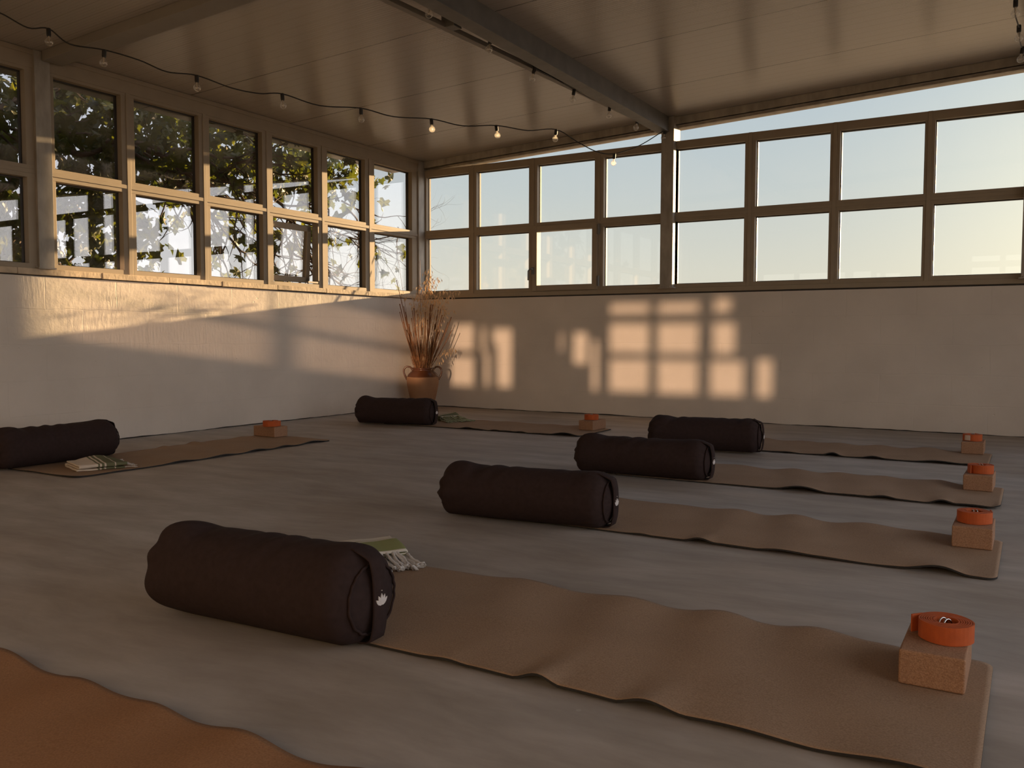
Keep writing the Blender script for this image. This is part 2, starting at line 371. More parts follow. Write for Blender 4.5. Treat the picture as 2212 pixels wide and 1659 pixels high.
# ------------------------------------------------------------------ shell
mb=MB(); mb.box(XL-.25,XR+.25,YR-.25,YB+.25,-.12,0); tag(mb.build('floor',M['floor']),kind='structure')
g=MB(); g.box(-60,60,-60,60,-.5,-.14); tag(g.build('ground',M['ground']),kind='structure')

SZ=1.137   # top of the plastered wall, underside of the sill
def wavy_wall(name,axis,a0,a1,plane,thick,material,seed):
    """plaster face with a slightly ragged foot above a dark joint"""
    rr=random.Random(seed); mbw=MB(); n=int((a1-a0)/.06); zs=[]
    v=[];f=[]
    off=0
    for i in range(n+1):
        a=a0+(a1-a0)*i/n
        off=.7*off+rr.uniform(-.0025,.0025); zb=max(.0015,.007+off)
        for z in (zb,.3,.7,SZ):
            v.append((plane,a,z) if axis=='y' else (a,plane,z))
    for i in range(n):
        for k in range(3):
            q=(i*4+k,(i+1)*4+k,(i+1)*4+k+1,i*4+k+1)
            f.append(q if axis=='x' else tuple(reversed(q)))
    mbw.add(v,f,0)
    t=.012
    if axis=='y': mbw.box(plane-thick,plane-t,a0,a1,-.1,SZ,1); mbw.box(plane-t,plane-.0005,a0,a1,.02,SZ-.001,0)
    else: mbw.box(a0,a1,plane+t,plane+thick,-.1,SZ,1); mbw.box(a0,a1,plane+.0005,plane+t,.02,SZ-.001,0)
    return tag(mbw.build(name,[material,M['dark']]),kind='structure')
wavy_wall('wall_left','y',YR,YB+.25,XL,.22,M['wl'],3)
wavy_wall('wall_back','x',XL-.22,XR+.2,YB,.22,M['wb'],5)
mb=MB(); mb.box(XR,XR+.2,YR-.2,YB+.22,0,.30); mb.box(XR,XR+.2,YR-.2,YB+.22,2.62,3.2); mb.box(XR,XR+.2,YR-.2,YR+.3,.30,2.62); mb.box(XR,XR+.2,6.20,YB+.22,.30,2.62)  # unseen right wall, opened up to let in added fill light
tag(mb.build('wall_right',M['wl']),kind='structure')

# unseen wall behind the camera, openings invented to shape the sun patches
holes=[]
def hole(x0,x1,rows='123'):
    zr={'1':(1.25,1.55),'2':(1.615,1.885),'3':(1.98,2.07)}
    for r_ in rows: holes.append((x0,x1,*zr[r_]))
hole(-4.283,-3.73,'12'); hole(-3.64,-2.86,'12'); hole(-2.725,-2.435,'12')
holes += [(-2.345,-2.29,1.60,1.85),(-2.30,-2.24,1.25,1.60)]
holes += [(-2.20,-1.97,1.68,1.84),(-2.15,-1.97,1.25,1.68),(-1.43,-1.39,1.62,1.80)]
holes += [(-1.28,-1.12,1.50,1.80),(-1.08,-1.01,1.25,1.72)]
hole(-.895,-.495,'123'); hole(-.415,-.025,'123'); holes += [(.105,.305,1.615,1.885),(.085,.385,1.25,1.55),(.115,.265,1.985,2.10)]
holes += [(.50,.63,1.25,1.57)]
xs=sorted({XL-.2,XR+.2}|{h for q in holes for h in q[:2]}); zs=sorted({0,3.1}|{h for q in holes for h in q[2:]})
mb=MB()
for i in range(len(xs)-1):
    z0=None
    for j in range(len(zs)-1):
        cx_,cz=(xs[i]+xs[i+1])/2,(zs[j]+zs[j+1])/2
        inn=any(a<cx_<b and c<cz<d for a,b,c,d in holes)
        if not inn and z0 is None: z0=zs[j]
        if (inn or j==len(zs)-2) and z0 is not None:
            mb.box(xs[i],xs[i+1],YR-.05,YR,z0,zs[j] if inn else zs[j+1]); z0=None
tag(mb.build('wall_rear',M['rear']),kind='structure')

# ceiling, rises to the right; eaves beyond the left wall
x0,x1=-6.22,XR+.35; y0,y1=YR-.3,YB+.22
mb=MB(); n=1
vs=[(x,y,roof_z(x)+dz) for x in (x0,x1) for y in (y0,y1) for dz in (0,.08)]
mb.add(vs,[(0,1,3,2),(4,6,7,5),(0,4,5,1),(2,3,7,6),(0,2,6,4),(1,5,7,3)])
tag(mb.build('ceiling',M['ceil']),kind='structure')

def sloped(mbx,xa,xb,ya,yb,top,bot):
    vs=[(x,y,roof_z(x)-d) for x in (xa,xb) for y in (ya,yb) for d in (bot,top)]
    mbx.add(vs,[(0,1,3,2),(4,6,7,5),(0,4,5,1),(2,3,7,6),(0,2,6,4),(1,5,7,3)])
# edge beam above the back windows: channel with a lower lip
mb=MB(); sloped(mb,-5.62,XR,YB-.01,YB+.06,.0,.078); sloped(mb,-5.62,XR,YB+.03,YB+.14,.06,.092); sloped(mb,-5.62,XR,YB-.01,YB+.02,.066,.078)
tag(mb.build('trim_1',M['steel'],bevel=.003),kind='structure')
# left header
mb=MB(); mb.box(XL-.09,XL+.004,YR,YB-.08,2.475,2.585); mb.box(XL-.10,XL+.012,YR,YB-.08,2.56,2.592)
tag(mb.build('trim_2',M['frame'],bevel=.002),kind='structure')
# cross beam on the ceiling at the left post
mb=MB(); sloped(mb,-5.58,XR,3.36,3.50,.0,.065)
tag(mb.build('trim_3',M['conduit'],bevel=.003),kind='structure')

def post(name,x0,x1,y0,y1,z1=None,z0=1.185,plate=True):
    mbp=MB(); z1=z1 or roof_z((x0+x1)/2)-.001
    mbp.box(x0,x1,y0,y1,z0,z1)
    if plate: mbp.box(x0-.015,x1+.02,y0-.015,y1,z0-.002,z0+.008)
    for sx in (x0+.02,x1-.02):   # bolt heads on the foot plate
        if plate: mbp.lathe([(0,.018),(.007,.018),(.007,.006),(.007,.006)],(sx+.0,y0-.006,z0+.0),8)
    o=mbp.build(name,M['steel'],bevel=.004); return tag(o,kind='structure')
post('trim_4',-5.70,-5.592,3.315,3.42)
post('trim_5',-5.775,-5.60,7.425,7.61)
post('trim_6',-2.918,-2.80,7.47,7.63)
post('trim_7',-.092,.05,7.47,7.63)
post('trim_8',2.66,2.79,7.47,7.63)
post('trim_9',-5.69,-5.555,.10,.20)

# main roof beams along the room
def main_beam(name,xa,xb,y0=YR):
    b_=MB(); zt=roof_z(xa)
    b_.box(xa,xb,y0,7.50,zt-.125,zt+.01)
    b_.box(xa-.012,xb+.006,y0,7.50,zt-.131,zt-.123)
    return tag(b_.build(name,M['beam'],bevel=.002),kind='structure')
main_beam('trim_10',-2.945,-2.85); main_beam('trim_11',-.065,.03)

# sills
mb=MB(); y=YR; rs=random.Random(4)
while y<YB-.02:
    y2=min(y+rs.uniform(.40,.62),YB)
    mb.box(XL-.12,XL+.020+rs.uniform(-.003,.003),y+.002,y2-.002,SZ+.006+rs.uniform(-.002,.002),1.185)
    y=y2
mb.box(XL-.20,XL+.002,YR,YB,SZ-.002,SZ+.012,1)
tag(mb.build('trim_12',[M['sill'],M['dark']],bevel=.004),kind='structure')
mb=MB(); mb.box(XL,XR,YB-.012,YB+.12,1.150,1.190)
x=XL
while x<XR-.05:
    w=rs.uniform(.05,.4); mb.box(x,min(x+w,XR),YB-.004,YB+.1,1.143+rs.uniform(-.004,.004),1.152,1); x+=w+rs.uniform(.1,.6)
mb.box(XL-.1,XR,YB+.004,YB+.2,SZ-.002,1.152,1)
tag(mb.build('trim_13',[M['frame'],M['dark']],bevel=.003),kind='structure')

# ------------------------------------------------------------------ windows
def win_unit(name,axis,edges,zrows,plane,outdir,glass,sash=None,slot=None,bars=()):
    """edges: list of solid intervals along the wall (mullions); zrows list of solid z intervals.
    plane: inner face; outdir: +1/-1 direction outwards."""
    root=empty(name,(0,0,0)); tag(root,kind='structure')
    D=.075
    def bx(mbx,a0,a1,d0,d1,z0,z1,mi=0):
        p0,p1=plane+outdir*d0,plane+outdir*d1
        if p0>p1: p0,p1=p1,p0
        if axis=='x': mbx.box(a0,a1,p0,p1,z0,z1,mi)
        else: mbx.box(p0,p1,a0,a1,z0,z1,mi)
    f=MB(); a_min,a_max=edges[0][0],edges[-1][1]; z_min,z_max=zrows[0][0],zrows[-1][1]
    for z0,z1 in zrows: bx(f,a_min,a_max,.0,D,z0,z1)
    for a0,a1 in edges: bx(f,a0,a1,.001,D-.001,z_min,z_max)
    # face profile: a shallow raised rib on each member
    for a0,a1 in edges[1:-1]:
        c=(a0+a1)/2; bx(f,c-.016,c+.016,-.006,.002,z_min,z_max)
    for z0,z1 in zrows[1:-1]:
        c=(z0+z1)/2; bx(f,a_min,a_max,-.005,.002,c-.014,c+.014)
    f.build('frame',M['frame'],root,bevel=.0015,seg=1)
    gk=MB()
    for i in range(len(edges)-1):
        for j in range(len(zrows)-1):
            a0,a1=edges[i][1],edges[i+1][0]; z0,z1=zrows[j][1],zrows[j+1][0]
            if sash and (i,j)==sash['cell']: continue
            p=MB(); bx(p,a0,a1,.058,.070,z0,z1); p.build('pane',glass,root)
            w=.007
            for q in ((a0,a0+w,z0,z1),(a1-w,a1,z0,z1),(a0,a1,z0,z0+w),(a0,a1,z1-w,z1)):
                bx(gk,q[0],q[1],.05,.076,q[2],q[3])
    gk.build('gasket',M['gasket'],root)
    if slot: slot(root,bx)
    return root,bx

ZR=[(1.185,1.224),(1.785,1.867),(2.432,2.500)]
ZL=[(1.180,1.218),(1.772,1.853),(2.455,2.480)]
# left wall, main bay and the bay nearer the camera
win1,bxL=win_unit('window_1','y',[(3.40,3.455),(3.951,4.057),(4.623,4.725),(5.272,5.387),(5.933,6.06),(6.586,6.725),(7.33,7.45)],ZL,XL,-1,M['glassL'],sash={'cell':(3,0)})
win2,_=win_unit('window_2','y',[(.20,.26),(.93,1.03),(1.72,1.82),(2.49,2.59),(3.262,3.33)],ZL,XL,-1,M['glassL'])
win6,_=win_unit('window_6','y',[(YR,YR+.06),(-.45,-.35),(.04,.10)],ZL,XL,-1,M['glassL'])
def slotglass(a0,a1):
    def fn(root,bx):
        p=MB(); y=YB+.064
        vs=[(x,yy,z) for x in (a0,a1) for yy in (y-.006,y+.006) for z in (2.5,roof_z(x)-.08)]
        p.add(vs,[(0,1,3,2),(4,6,7,5),(0,4,5,1),(2,3,7,6),(0,2,6,4),(1,5,7,3)]); p.build('top_pane',M['glassB'],root)
    return fn
win3,bxB=win_unit('window_3','x',[(-5.70,-5.583),(-5.040,-4.944),(-4.324,-4.23),(-3.607,-3.513),(-2.94,-2.86)],ZR,YB,1,M['glassB'],sash={'cell':(2,0)},slot=slotglass(-5.6,-2.9))
win4,_=win_unit('window_4','x',[(-2.86,-2.80),(-2.177,-2.085),(-1.474,-1.398),(-.769,-.697),(-.08,-.02)],ZR,YB,1,M['glassB'],slot=slotglass(-2.82,-.07))
win5,_=win_unit('window_5','x',[(-.02,.06),(.60,.69),(1.29,1.38),(1.98,2.07),(2.66,2.78)],ZR,YB,1,M['glassB'],slot=slotglass(.04,2.7))

added_win,_=win_unit('added_window_7','y',[(YR+.3,YR+.38)]+[(.55+1.13*k,.63+1.13*k) for k in range(5)]+[(6.12,6.20)],[(.30,.37),(1.40,1.47),(2.55,2.62)],XR,1,M['glassB'])  # glazing added in the unseen right wall as a fill light source
# closed opening light in window_3
def sash_frame(bx,a0,a1,z0,z1,w,d0,d1):
    s=MB()
    bx(s,a0,a0+w,d0,d1,z0,z1); bx(s,a1-w,a1,d0,d1,z0,z1); bx(s,a0+w,a1-w,d0,d1,z0,z0+w); bx(s,a0+w,a1-w,d0,d1,z1-w,z1)
    return s
s=sash_frame(bxB,-4.275,-3.565,1.195,1.832,.055,-.022,.06).build('sash',M['frame'],win3,bevel=.003)
p=MB(); bxB(p,-4.222,-3.618,.004,.016,1.248,1.779); p.build('pane',M['glassB'],s)
h=MB(); hx=-4.262; h.box(hx-.012,hx+.016,YB-.036,YB-.021,1.36,1.43); h.tube([(hx+.004,YB-.03,1.41),(hx+.004,YB-.06,1.41)],.008,10)
h.tube([(hx+.004,YB-.060,1.412),(hx-.012,YB-.064,1.408),(hx-.028,YB-.064,1.39),(hx-.03,YB-.062,1.30)],.0085,8)
h.build('handle',M['beam'],s,bevel=.002); 
for z in (1.275,1.76):
    q=MB(); q.tube([(-3.548,YB-.03,z-.05),(-3.548,YB-.03,z+.05)],.008,10); q.box(-3.565,-3.545,YB-.034,YB-.02,z-.045,z+.045); q.build('hinge',M['beam'],s)

# opened light in window_1: pushed out on a top stay
sash=MB(); w=.05; a0,a1=5.392,5.905; zb,zt=1.235,1.742
sash.bar((0,a0,zb-zt),(0,a0,0),w,.045,up=(1,0,0)); sash.bar((0,a1-.02,zb-zt),(0,a1-.02,0),w,.045,up=(1,0,0))
sash.bar((0,a0,-.022),(0,a1,-.022),.045,w); sash.bar((0,a0,zb-zt+.022),(0,a1,zb-zt+.022),.045,w)
so=sash.build('sash',M['frame'],win1,bevel=.003); so.location=(XL-.085,0,zt); so.rotation_euler=(0,math.radians(3.5),0)
pp=MB(); pp.box(-.006,.006,a0+.03,a1-.045,zb-zt+.04,-.04); pp.build('pane',M['glassL'],so)
st=MB(); bxL(st,5.925,5.935,-.004,.07,1.25,1.74); bxL(st,5.80,5.925,.0,.03,1.225,1.24)
st.tube([(XL-.03,5.93,1.70),(XL-.03,5.93,1.60)],.006,8); st.tube([(XL-.03,5.93,1.34),(XL-.03,5.93,1.24)],.006,8)
st.build('stay',M['steel'],win1)

# ------------------------------------------------------------------ ceiling rail beside the beam
rl=MB(); rl.bar((-3.15,3.50,roof_z(-3.1)-.085),(-2.955,7.47,roof_z(-2.95)-.085),.045,.03)
ro=rl.build('ceiling_rail',M['conduit'],bevel=.002)
tag(ro,'narrow grey metal rail running along the ceiling beside the long beam','rail')
bk=MB(); bk.box(-3.115,-3.02,4.36,4.44,roof_z(-3.05)-.10,roof_z(-3.05)-.001); bk.build('bracket',M['beam'],ro,bevel=.003)

# ------------------------------------------------------------------ string lights
def smooth_pts(pts,n=6):
    P=[Vector(p) for p in pts]; out=[]
    for i in range(len(P)-1):
        p0=P[max(i-1,0)];p1=P[i];p2=P[i+1];p3=P[min(i+2,len(P)-1)]
        for k in range(n):
            t=k/n
            out.append(.5*((2*p1)+(p2-p0)*t+(2*p0-5*p1+4*p2-p3)*t*t+(3*p1-p0-3*p2+p3)*t**3))
    out.append(P[-1]); return out
bulb_me=None
def make_bulb_mesh():
    m_=MB(); r=.0235; prof=[(0.0001,-.062)]
    for k in range(1,13):
        a=-PI/2+PI*k/14; prof.append((r*math.cos(a),-.038+r*math.sin(a)))
    prof.append((.009,-.012)); prof.append((.009,0))
    m_.lathe(prof,n=20); return m_
def string_light(pts,bulbs,label,tilt=0):
    root=empty('string_light',(0,0,0)); tag(root,label,'string light')
    c=MB(); c.tube(smooth_pts(pts),.0042,7); c.build('cable',M['cable'],root,smooth=True)
    global bulb_me
    for (bx_,by_,bz_) in bulbs:
        tl=R.uniform(-.15,.15)+tilt
        s_=MB(); s_.lathe([(.0001,.012),(.011,.012),(.013,.006),(.013,-.026),(.011,-.034),(.0001,-.034)],n=14)
        so_=s_.build('socket',M['cable'],root,smooth=False); so_.location=(bx_,by_,bz_-.010); so_.rotation_euler=(R.uniform(-.1,.1),tl,0)
        if bulb_me is None:
            ob=make_bulb_mesh().build('bulb',M['bulb'],so_,smooth=True); bulb_me=ob.data
            ob.location=(0,0,-.030)
            fm=MB(); fm.tube([(0,0,-.002),(0,0,-.03)],.0028,6); fm.tube([(-.006,0,-.032),(-.002,0,-.044),(.002,0,-.044),(.006,0,-.032)],.0011,5)
            fo=fm.build('filament',M['fil'],so_); fo.location=(0,0,-.030); string_light.f=fo.data
        else:
            ob=bpy.data.objects.new('bulb',bulb_me); C.objects.link(ob); ob.parent=so_; ob.location=(0,0,-.030)
            fo=bpy.data.objects.new('filament',string_light.f); C.objects.link(fo); fo.parent=so_; fo.location=(0,0,-.030)
    return root
S1=[(-5.22,2.745,2.621),(-5.159,2.866,2.601),(-5.094,2.988,2.543),(-5.047,3.085,2.558),(-4.995,3.181,2.488),(-4.91,3.35,2.486),(-4.821,3.525,2.458),(-4.747,3.669,2.413),(-4.665,3.833,2.419),(-4.565,4.027,2.373),(-4.483,4.19,2.364),(-4.414,4.331,2.385),(-4.296,4.562,2.344),(-4.158,4.839,2.369),(-4.045,5.063,2.344),(-3.907,5.341,2.369),(-3.786,5.581,2.353),(-3.653,5.85,2.395),(-3.521,6.114,2.394),(-3.398,6.364,2.437),(-3.293,6.567,2.359),(-3.204,6.738,2.305),(-3.121,6.904,2.31),(-3.001,7.154,2.41),(-2.88,7.417,2.576),(-2.87,7.465,2.60)]
string_light(S1,[S1[i] for i in (3,5,8,11,13,15,17,19,22)],'black string light with clear bulbs sagging across from left post to back post')
S2=[(-2.99,3.3,2.67),(-3.0,3.9,2.67),(-3.02,4.132,2.675),(-3.02,4.298,2.665),(-3.02,4.453,2.656),(-3.02,4.768,2.651),(-3.02,4.908,2.638),(-3.02,5.337,2.609),(-3.02,5.574,2.608),(-3.02,5.94,2.605),(-3.02,6.26,2.607),(-2.997,6.531,2.615),(-2.976,6.791,2.612),(-2.959,7.017,2.612),(-2.939,7.314,2.605),(-2.90,7.45,2.60)]
string_light(S2,[S2[i] for i in (2,5,7,9,11,13)]+[(-2.87,7.44,2.595)],'black string light with clear bulbs clipped along the long steel ceiling beam',tilt=.25)
S3=[(-.141,5.5,2.76),(-.141,5.765,2.754),(-.145,5.875,2.689),(-.151,6.105,2.683),(-.134,6.348,2.672),(-.132,6.582,2.668),(-.124,6.821,2.684),(-.106,7.069,2.72),(-.08,7.46,2.76)]
string_light(S3,[(-.145,5.90,2.70),(-.134,6.36,2.69),(-.118,6.84,2.69)],'short black string light with clear bulbs at the top right corner')

# ------------------------------------------------------------------ yoga mats
def make_mat(x0,x1,y0,y1,flats,label,seed,along='x',amp=.016,top='mat'):
    rr=random.Random(seed); ox,oy=rr.uniform(0,9),rr.uniform(0,9)
    cx_,cy_=(x0+x1)/2,(y0+y1)/2; lx,ly=x1-x0,y1-y0
    nx,ny=(150,50) if along=='x' else (50,150)
    def hgt(x,y):
        u,v=(x,y) if along=='x' else (y,x)
        L_=lx if along=='x' else ly; W=ly if along=='x' else lx
        uu=(u-(x0 if along=='x' else y0)); vv=(v-(y0 if along=='x' else x0))/W
        e1=max(0,1-vv*2.2)**2; e2=max(0,(vv-.55)*2.2)**2
        w1=max(0,math.sin(uu*19+ox+1.6*math.sin(uu*5+oy)))**1.6*(.4+.6*math.sin(uu*3.1+ox)**2); w2=(.5+.5*math.sin(uu*21+oy+1.5*math.sin(uu*4+ox)))**1.2*(.5+.5*math.sin(uu*2.3+oy)**2)
        base=.5+.5*math.sin(uu*17+vv*2.5+ox*2+math.sin(uu*6))
        z=amp*(e1*w1*1.15+e2*w2*.75+.30*base+.22*math.sin(uu*11+3*vv+oy)**2)
        for (fx,fy,fr) in flats:
            d=max(abs(x-fx)/fr[0],abs(y-fy)/fr[1])
            z*=min(1,max(0,(d-1)/.9))
        d=min(u-(x0 if along=='x' else y0),(x1 if along=='x' else y1)-u)
        return z
    t=.006; top_=[];bot=[]
    rc=.035
    for i in range(nx+1):
        for j in range(ny+1):
            a,b=i/nx,j/ny
            x=x0+lx*a; y=y0+ly*b
            # rounded corners
            dx=min(x-x0,x1-x); dy=min(y-y0,y1-y)
            if dx<rc and dy<rc:
                ccx=x0+rc if x-x0<rc else x1-rc; ccy=y0+rc if y-y0<rc else y1-rc
                q=Vector((x-ccx,y-ccy)); m_=max(abs(q.x),abs(q.y)); l=q.length
                if l>1e-6: q*=m_/l
                x,y=ccx+q.x,ccy+q.y
            z=hgt(x,y)
            top_.append((x-cx_,y-cy_,.0008+t+z)); bot.append((x-cx_,y-cy_,.0008+z))
    m_=MB(); f=[]
    def id_(i,j): return i*(ny+1)+j
    for i in range(nx):
        for j in range(ny): f.append((id_(i,j),id_(i+1,j),id_(i+1,j+1),id_(i,j+1)))
    m_.add(top_,f,0)
    o=len(m_.v); m_.v+=bot; nb=[]
    for q in f: nb.append(tuple(o+k for k in reversed(q)))
    ring=[id_(i,0) for i in range(nx)]+[id_(nx,j) for j in range(ny)]+[id_(i,ny) for i in range(nx,0,-1)]+[id_(0,j) for j in range(ny,0,-1)]
    for k in range(len(ring)):
        a,b=ring[k],ring[(k+1)%len(ring)]; nb.append((a,o+a,o+b,b))
    m_.f+=nb; m_.m+=[1]*len(nb)
    ob=m_.build('yoga_mat',[M[top],M['rubber']],loc=(cx_,cy_,0))
    for pl in ob.data.polygons: pl.use_smooth = pl.index < nx*ny*2
    return tag(ob,label,'yoga mat','cork yoga mats on the concrete floor')
F=(.10,.13)
mats=[
 make_mat(-1.90,-.055,1.595,2.235,[(-.15,2.11,(.10,.14)),(-1.69,1.62,(.38,.14)),(-1.88,2.28,(.3,.18))],'brown cork yoga mat under the nearest bolster and the white tassels',1),
 make_mat(-1.93,-.072,3.02,3.62,[(-.15,3.53,F),(-1.73,3.02,(.4,.14))],'brown cork yoga mat second from the camera in the right-hand row, under the second bolster',2,amp=.014),
 make_mat(-1.93,-.10,4.29,4.90,[(-.19,4.83,F),(-1.76,4.3,(.4,.14))],'brown cork yoga mat in the right-hand row, third from the camera, under the third bolster',3,amp=.018),
 make_mat(-2.05,-.20,5.68,6.30,[(-.30,6.30,(.10,.14)),(-1.81,5.5,(.4,.14))],'brown cork yoga mat of the right-hand row lying closest to the back wall',4,amp=.015),
 make_mat(-4.75,-2.88,5.77,6.38,[(-3.0,6.28,F),(-4.57,5.8,(.4,.16)),(-4.5,6.4,(.22,.16))],'brown cork yoga mat in front of the terracotta urn in the corner',5,amp=.014),
 make_mat(-4.93,-4.275,2.69,4.63,[(-4.84,4.58,(.12,.10)),(-4.93,3.05,(.16,.40)),(-4.52,3.02,(.2,.18))],'brown cork yoga mat lying along the left wall with a folded striped towel on it',6,along='y',amp=.012),
 make_mat(-2.35,-.50,.47,1.085,[],'empty orange-brown cork mat cut off by the bottom left corner',7,amp=.022,top='mat2'),
]

# ------------------------------------------------------------------ bolsters
def make_bolster(cx_,cy_,yaw,Ln,r,label,seed,lotus=True):
    rr=random.Random(seed)
    root=empty('bolster',(cx_,cy_,0),yaw); tag(root,label,'bolster','dark yoga bolsters')
    e=.055; ns,nk=110,88; P=[]
    ph=[rr.uniform(0,6.28) for _ in range(12)]
    def ring_r(s):   # s in -1..1
        a=abs(s)*Ln/2; t=max(0,(a-(Ln/2-e))/e)
        return r*(1-t**2)**.5 if False else r*(1-.30*t**2.6)
    v=[]; xsn=[]
    for i in range(ns+1):
        s_=-math.cos(PI*i/ns)*.5+ (2*i/ns-1)*.5
        xsn.append(s_)
    def surf(s_,k,cap=1.0):
        a=2*PI*k/nk; x=s_*Ln/2
        rad=ring_r(s_)*cap
        nearL=max(0,1-(s_+1)/.42); nearR=max(0,1-(1-s_)/.30)
        # puckers running in from both seams
        wr=.0016*nearR*math.sin(17*a+ph[0]+2*math.sin(3*a+ph[1]))+.0068*nearL*math.sin(7*a+ph[2]+4*s_+1.7*math.sin(2*a+ph[3]))*(.45+.55*math.sin(a*.5)**2)
        # long diagonal drag folds over the top
        top=max(0,math.sin(a))
        wr+=.0042*top*math.sin(26*s_+3.5*a+ph[4])*max(0,1-abs(s_+.1)*.8)*(.5+.5*math.sin(5*s_+ph[8]))
        wr+=.015*math.exp(-((s_+.76)/.15)**2)*math.exp(-((a-1.9)/.5)**2)+.006*math.exp(-((s_-.80)/.12)**2)*top
        wr-=.009*math.exp(-((s_+.56)/.09)**2)*math.exp(-((a-1.75)/.45)**2)
        wr+=.002*math.sin(3*a+ph[5])*math.cos(4*s_+ph[6])
        q=rad+wr*cap
        y=q*math.cos(a)*1.02; z=q*math.sin(a)*.97
        z0=r*.955
        zz=z0+z
        if zz<.012: zz=.0065+max(0,(zz+.01))*.25      # flattened where it rests
        return (x+ (0 if abs(s_)<1 else 0),y,zz)
    for s_ in xsn:
        for k in range(nk): v.append(surf(s_,k))
    f=[]
    for i in range(ns):
        for k in range(nk): f.append((i*nk+k,(i+1)*nk+k,(i+1)*nk+(k+1)%nk,i*nk+(k+1)%nk))
    # domed, puckered ends
    caps=[.86,.66,.45,.25,.08]; base=[0]*nk
    for side in (1,-1):
        prev=[(ns if side>0 else 0)*nk+k for k in range(nk)]
        for ci,c in enumerate(caps):
            o=len(v); 
            for k in range(nk):
                x_,y_,z_=surf(side,k,c); bulge=.020*(1-c**2)
                pk=.0010*c*math.sin(21*2*PI*k/nk+ph[7])
                if side<0: pk+=.008*c*math.sin(7*2*PI*k/nk+ph[9]); bulge*=.9
                v.append((side*(Ln/2+bulge+pk),y_,z_))
            for k in range(nk):
                q=(prev[k],o+k,o+(k+1)%nk,prev[(k+1)%nk]); f.append(q if side>0 else tuple(reversed(q)))
            prev=[o+k for k in range(nk)]
        f.append(tuple(prev) if side>0 else tuple(reversed(prev)))
    body=MB(); body.add(v,f); body.build('cushion',M['bol'],root,smooth=True)
    # piping along the right seam
    pts=[Vector(surf(.985,k,.93)) for k in range(nk)]
    for p_ in pts: p_.x=Ln/2+.004
    pi_=MB(); pi_.tube(pts,.0035,6,closed=True); pi_.build('piping',M['bol'],root,smooth=True)
    # carrying strap across the right end
    zc=r*.955; sw=.026; sp=[]
    for k in range(31):
        a=PI*1.28-PI*1.56*k/30 if False else None
    prof=[]
    for k in range(33):
        t=k/32; ang=PI/2-PI*t              # top to bottom
        zz=zc+ (r*1.0)*math.sin(ang); c=abs(math.sin(ang))
        x=Ln/2-.05*max(0,c-.80)/.20 + .024*(1-c**3) +.002
        if c>.93: zz=zc+math.copysign(r*(.955+.045*math.sin(min(1,(1-c)/.07)*PI/2))*.985,math.sin(ang)); 
        zz=max(zz,.012)
        prof.append((x,zz))
    sv=[];sf=[]
    for (x,z) in prof:
        for yy,dx in ((-sw,0),(-sw*.9,.004),(sw*.9,.004),(sw,0)):
            sv.append((x+dx-.0015,yy-.0,z))
    for i in range(len(prof)-1):
        for k in range(3): sf.append((i*4+k,i*4+k+1,(i+1)*4+k+1,(i+1)*4+k))
    sm=MB(); sm.add(sv,sf); so_=sm.build('carry_strap',M['bol'],root,smooth=True)
    sol=so_.modifiers.new('thickness','SOLIDIFY'); sol.thickness=.004; sol.offset=0
    # lotus emblem on the strap
    em=MB(); X=prof[16][0]+.0055; cz=prof[16][1]-.002
    for ang,ln,wd,dy in ((0,.028,.0052,0),(.42,.026,.0048,.001),(-.42,.026,.0048,-.001),(.85,.024,.0044,.002),(-.85,.024,.0044,-.002)):
        d=Vector((math.sin(ang),math.cos(ang))); n_=Vector((d.y,-d.x)); ps=[]
        for t,wv in ((0,.3),(.3,.95),(.55,1),(.8,.6),(1,0)):
            ps.append((t,wv))
        L2=[d*(t*ln)+n_*(wv*wd)+Vector((dy*2,0)) for t,wv in ps]; R2=[d*(t*ln)-n_*(wv*wd)+Vector((dy*2,0)) for t,wv in ps]
        poly=L2+R2[::-1][1:]; xx=X+abs(ang)*-.0006
        fr=[(xx+.0008,q.x,cz-.010+q.y) for q in poly]; bk_=[(xx-.001,q.x,cz-.010+q.y) for q in poly]; n=len(poly)
        em.add(fr+bk_,[tuple(range(n)),tuple(reversed(range(n,2*n)))]+[(i,n+i,n+(i+1)%n,(i+1)%n) for i in range(n)])
    em.lathe([(.0001,.0012),(.0018,.0008),(.0018,-.0008),(.0001,-.0012)],(X,0,cz+.025),8)
    tag(em.build('lotus_emblem',M['emb'],root),'small white embroidered lotus')
    return root
make_bolster(-1.690,1.580,.056,.675,.123,'large dark brown bolster with a lotus mark, nearest the camera',1)
make_bolster(-1.750,3.03,.10,.715,.113,'dark cylindrical bolster second from the camera in the row of four, left end puckered',2)
make_bolster(-1.785,4.34,.05,.72,.108,'dark bolster in the middle of the floor partly hiding the farthest bolster of the row',3)
make_bolster(-1.835,5.52,.15,.70,.114,'dark bolster nearest the back wall in the right-hand row, half behind another bolster',4)
make_bolster(-4.615,5.79,.22,.69,.117,'dark bolster lying in front of the terracotta urn',5)
make_bolster(-4.90,2.965,PI/2+.03,.72,.118,'dark bolster against the left wall beside the folded striped towel, cut by the frame edge',6)

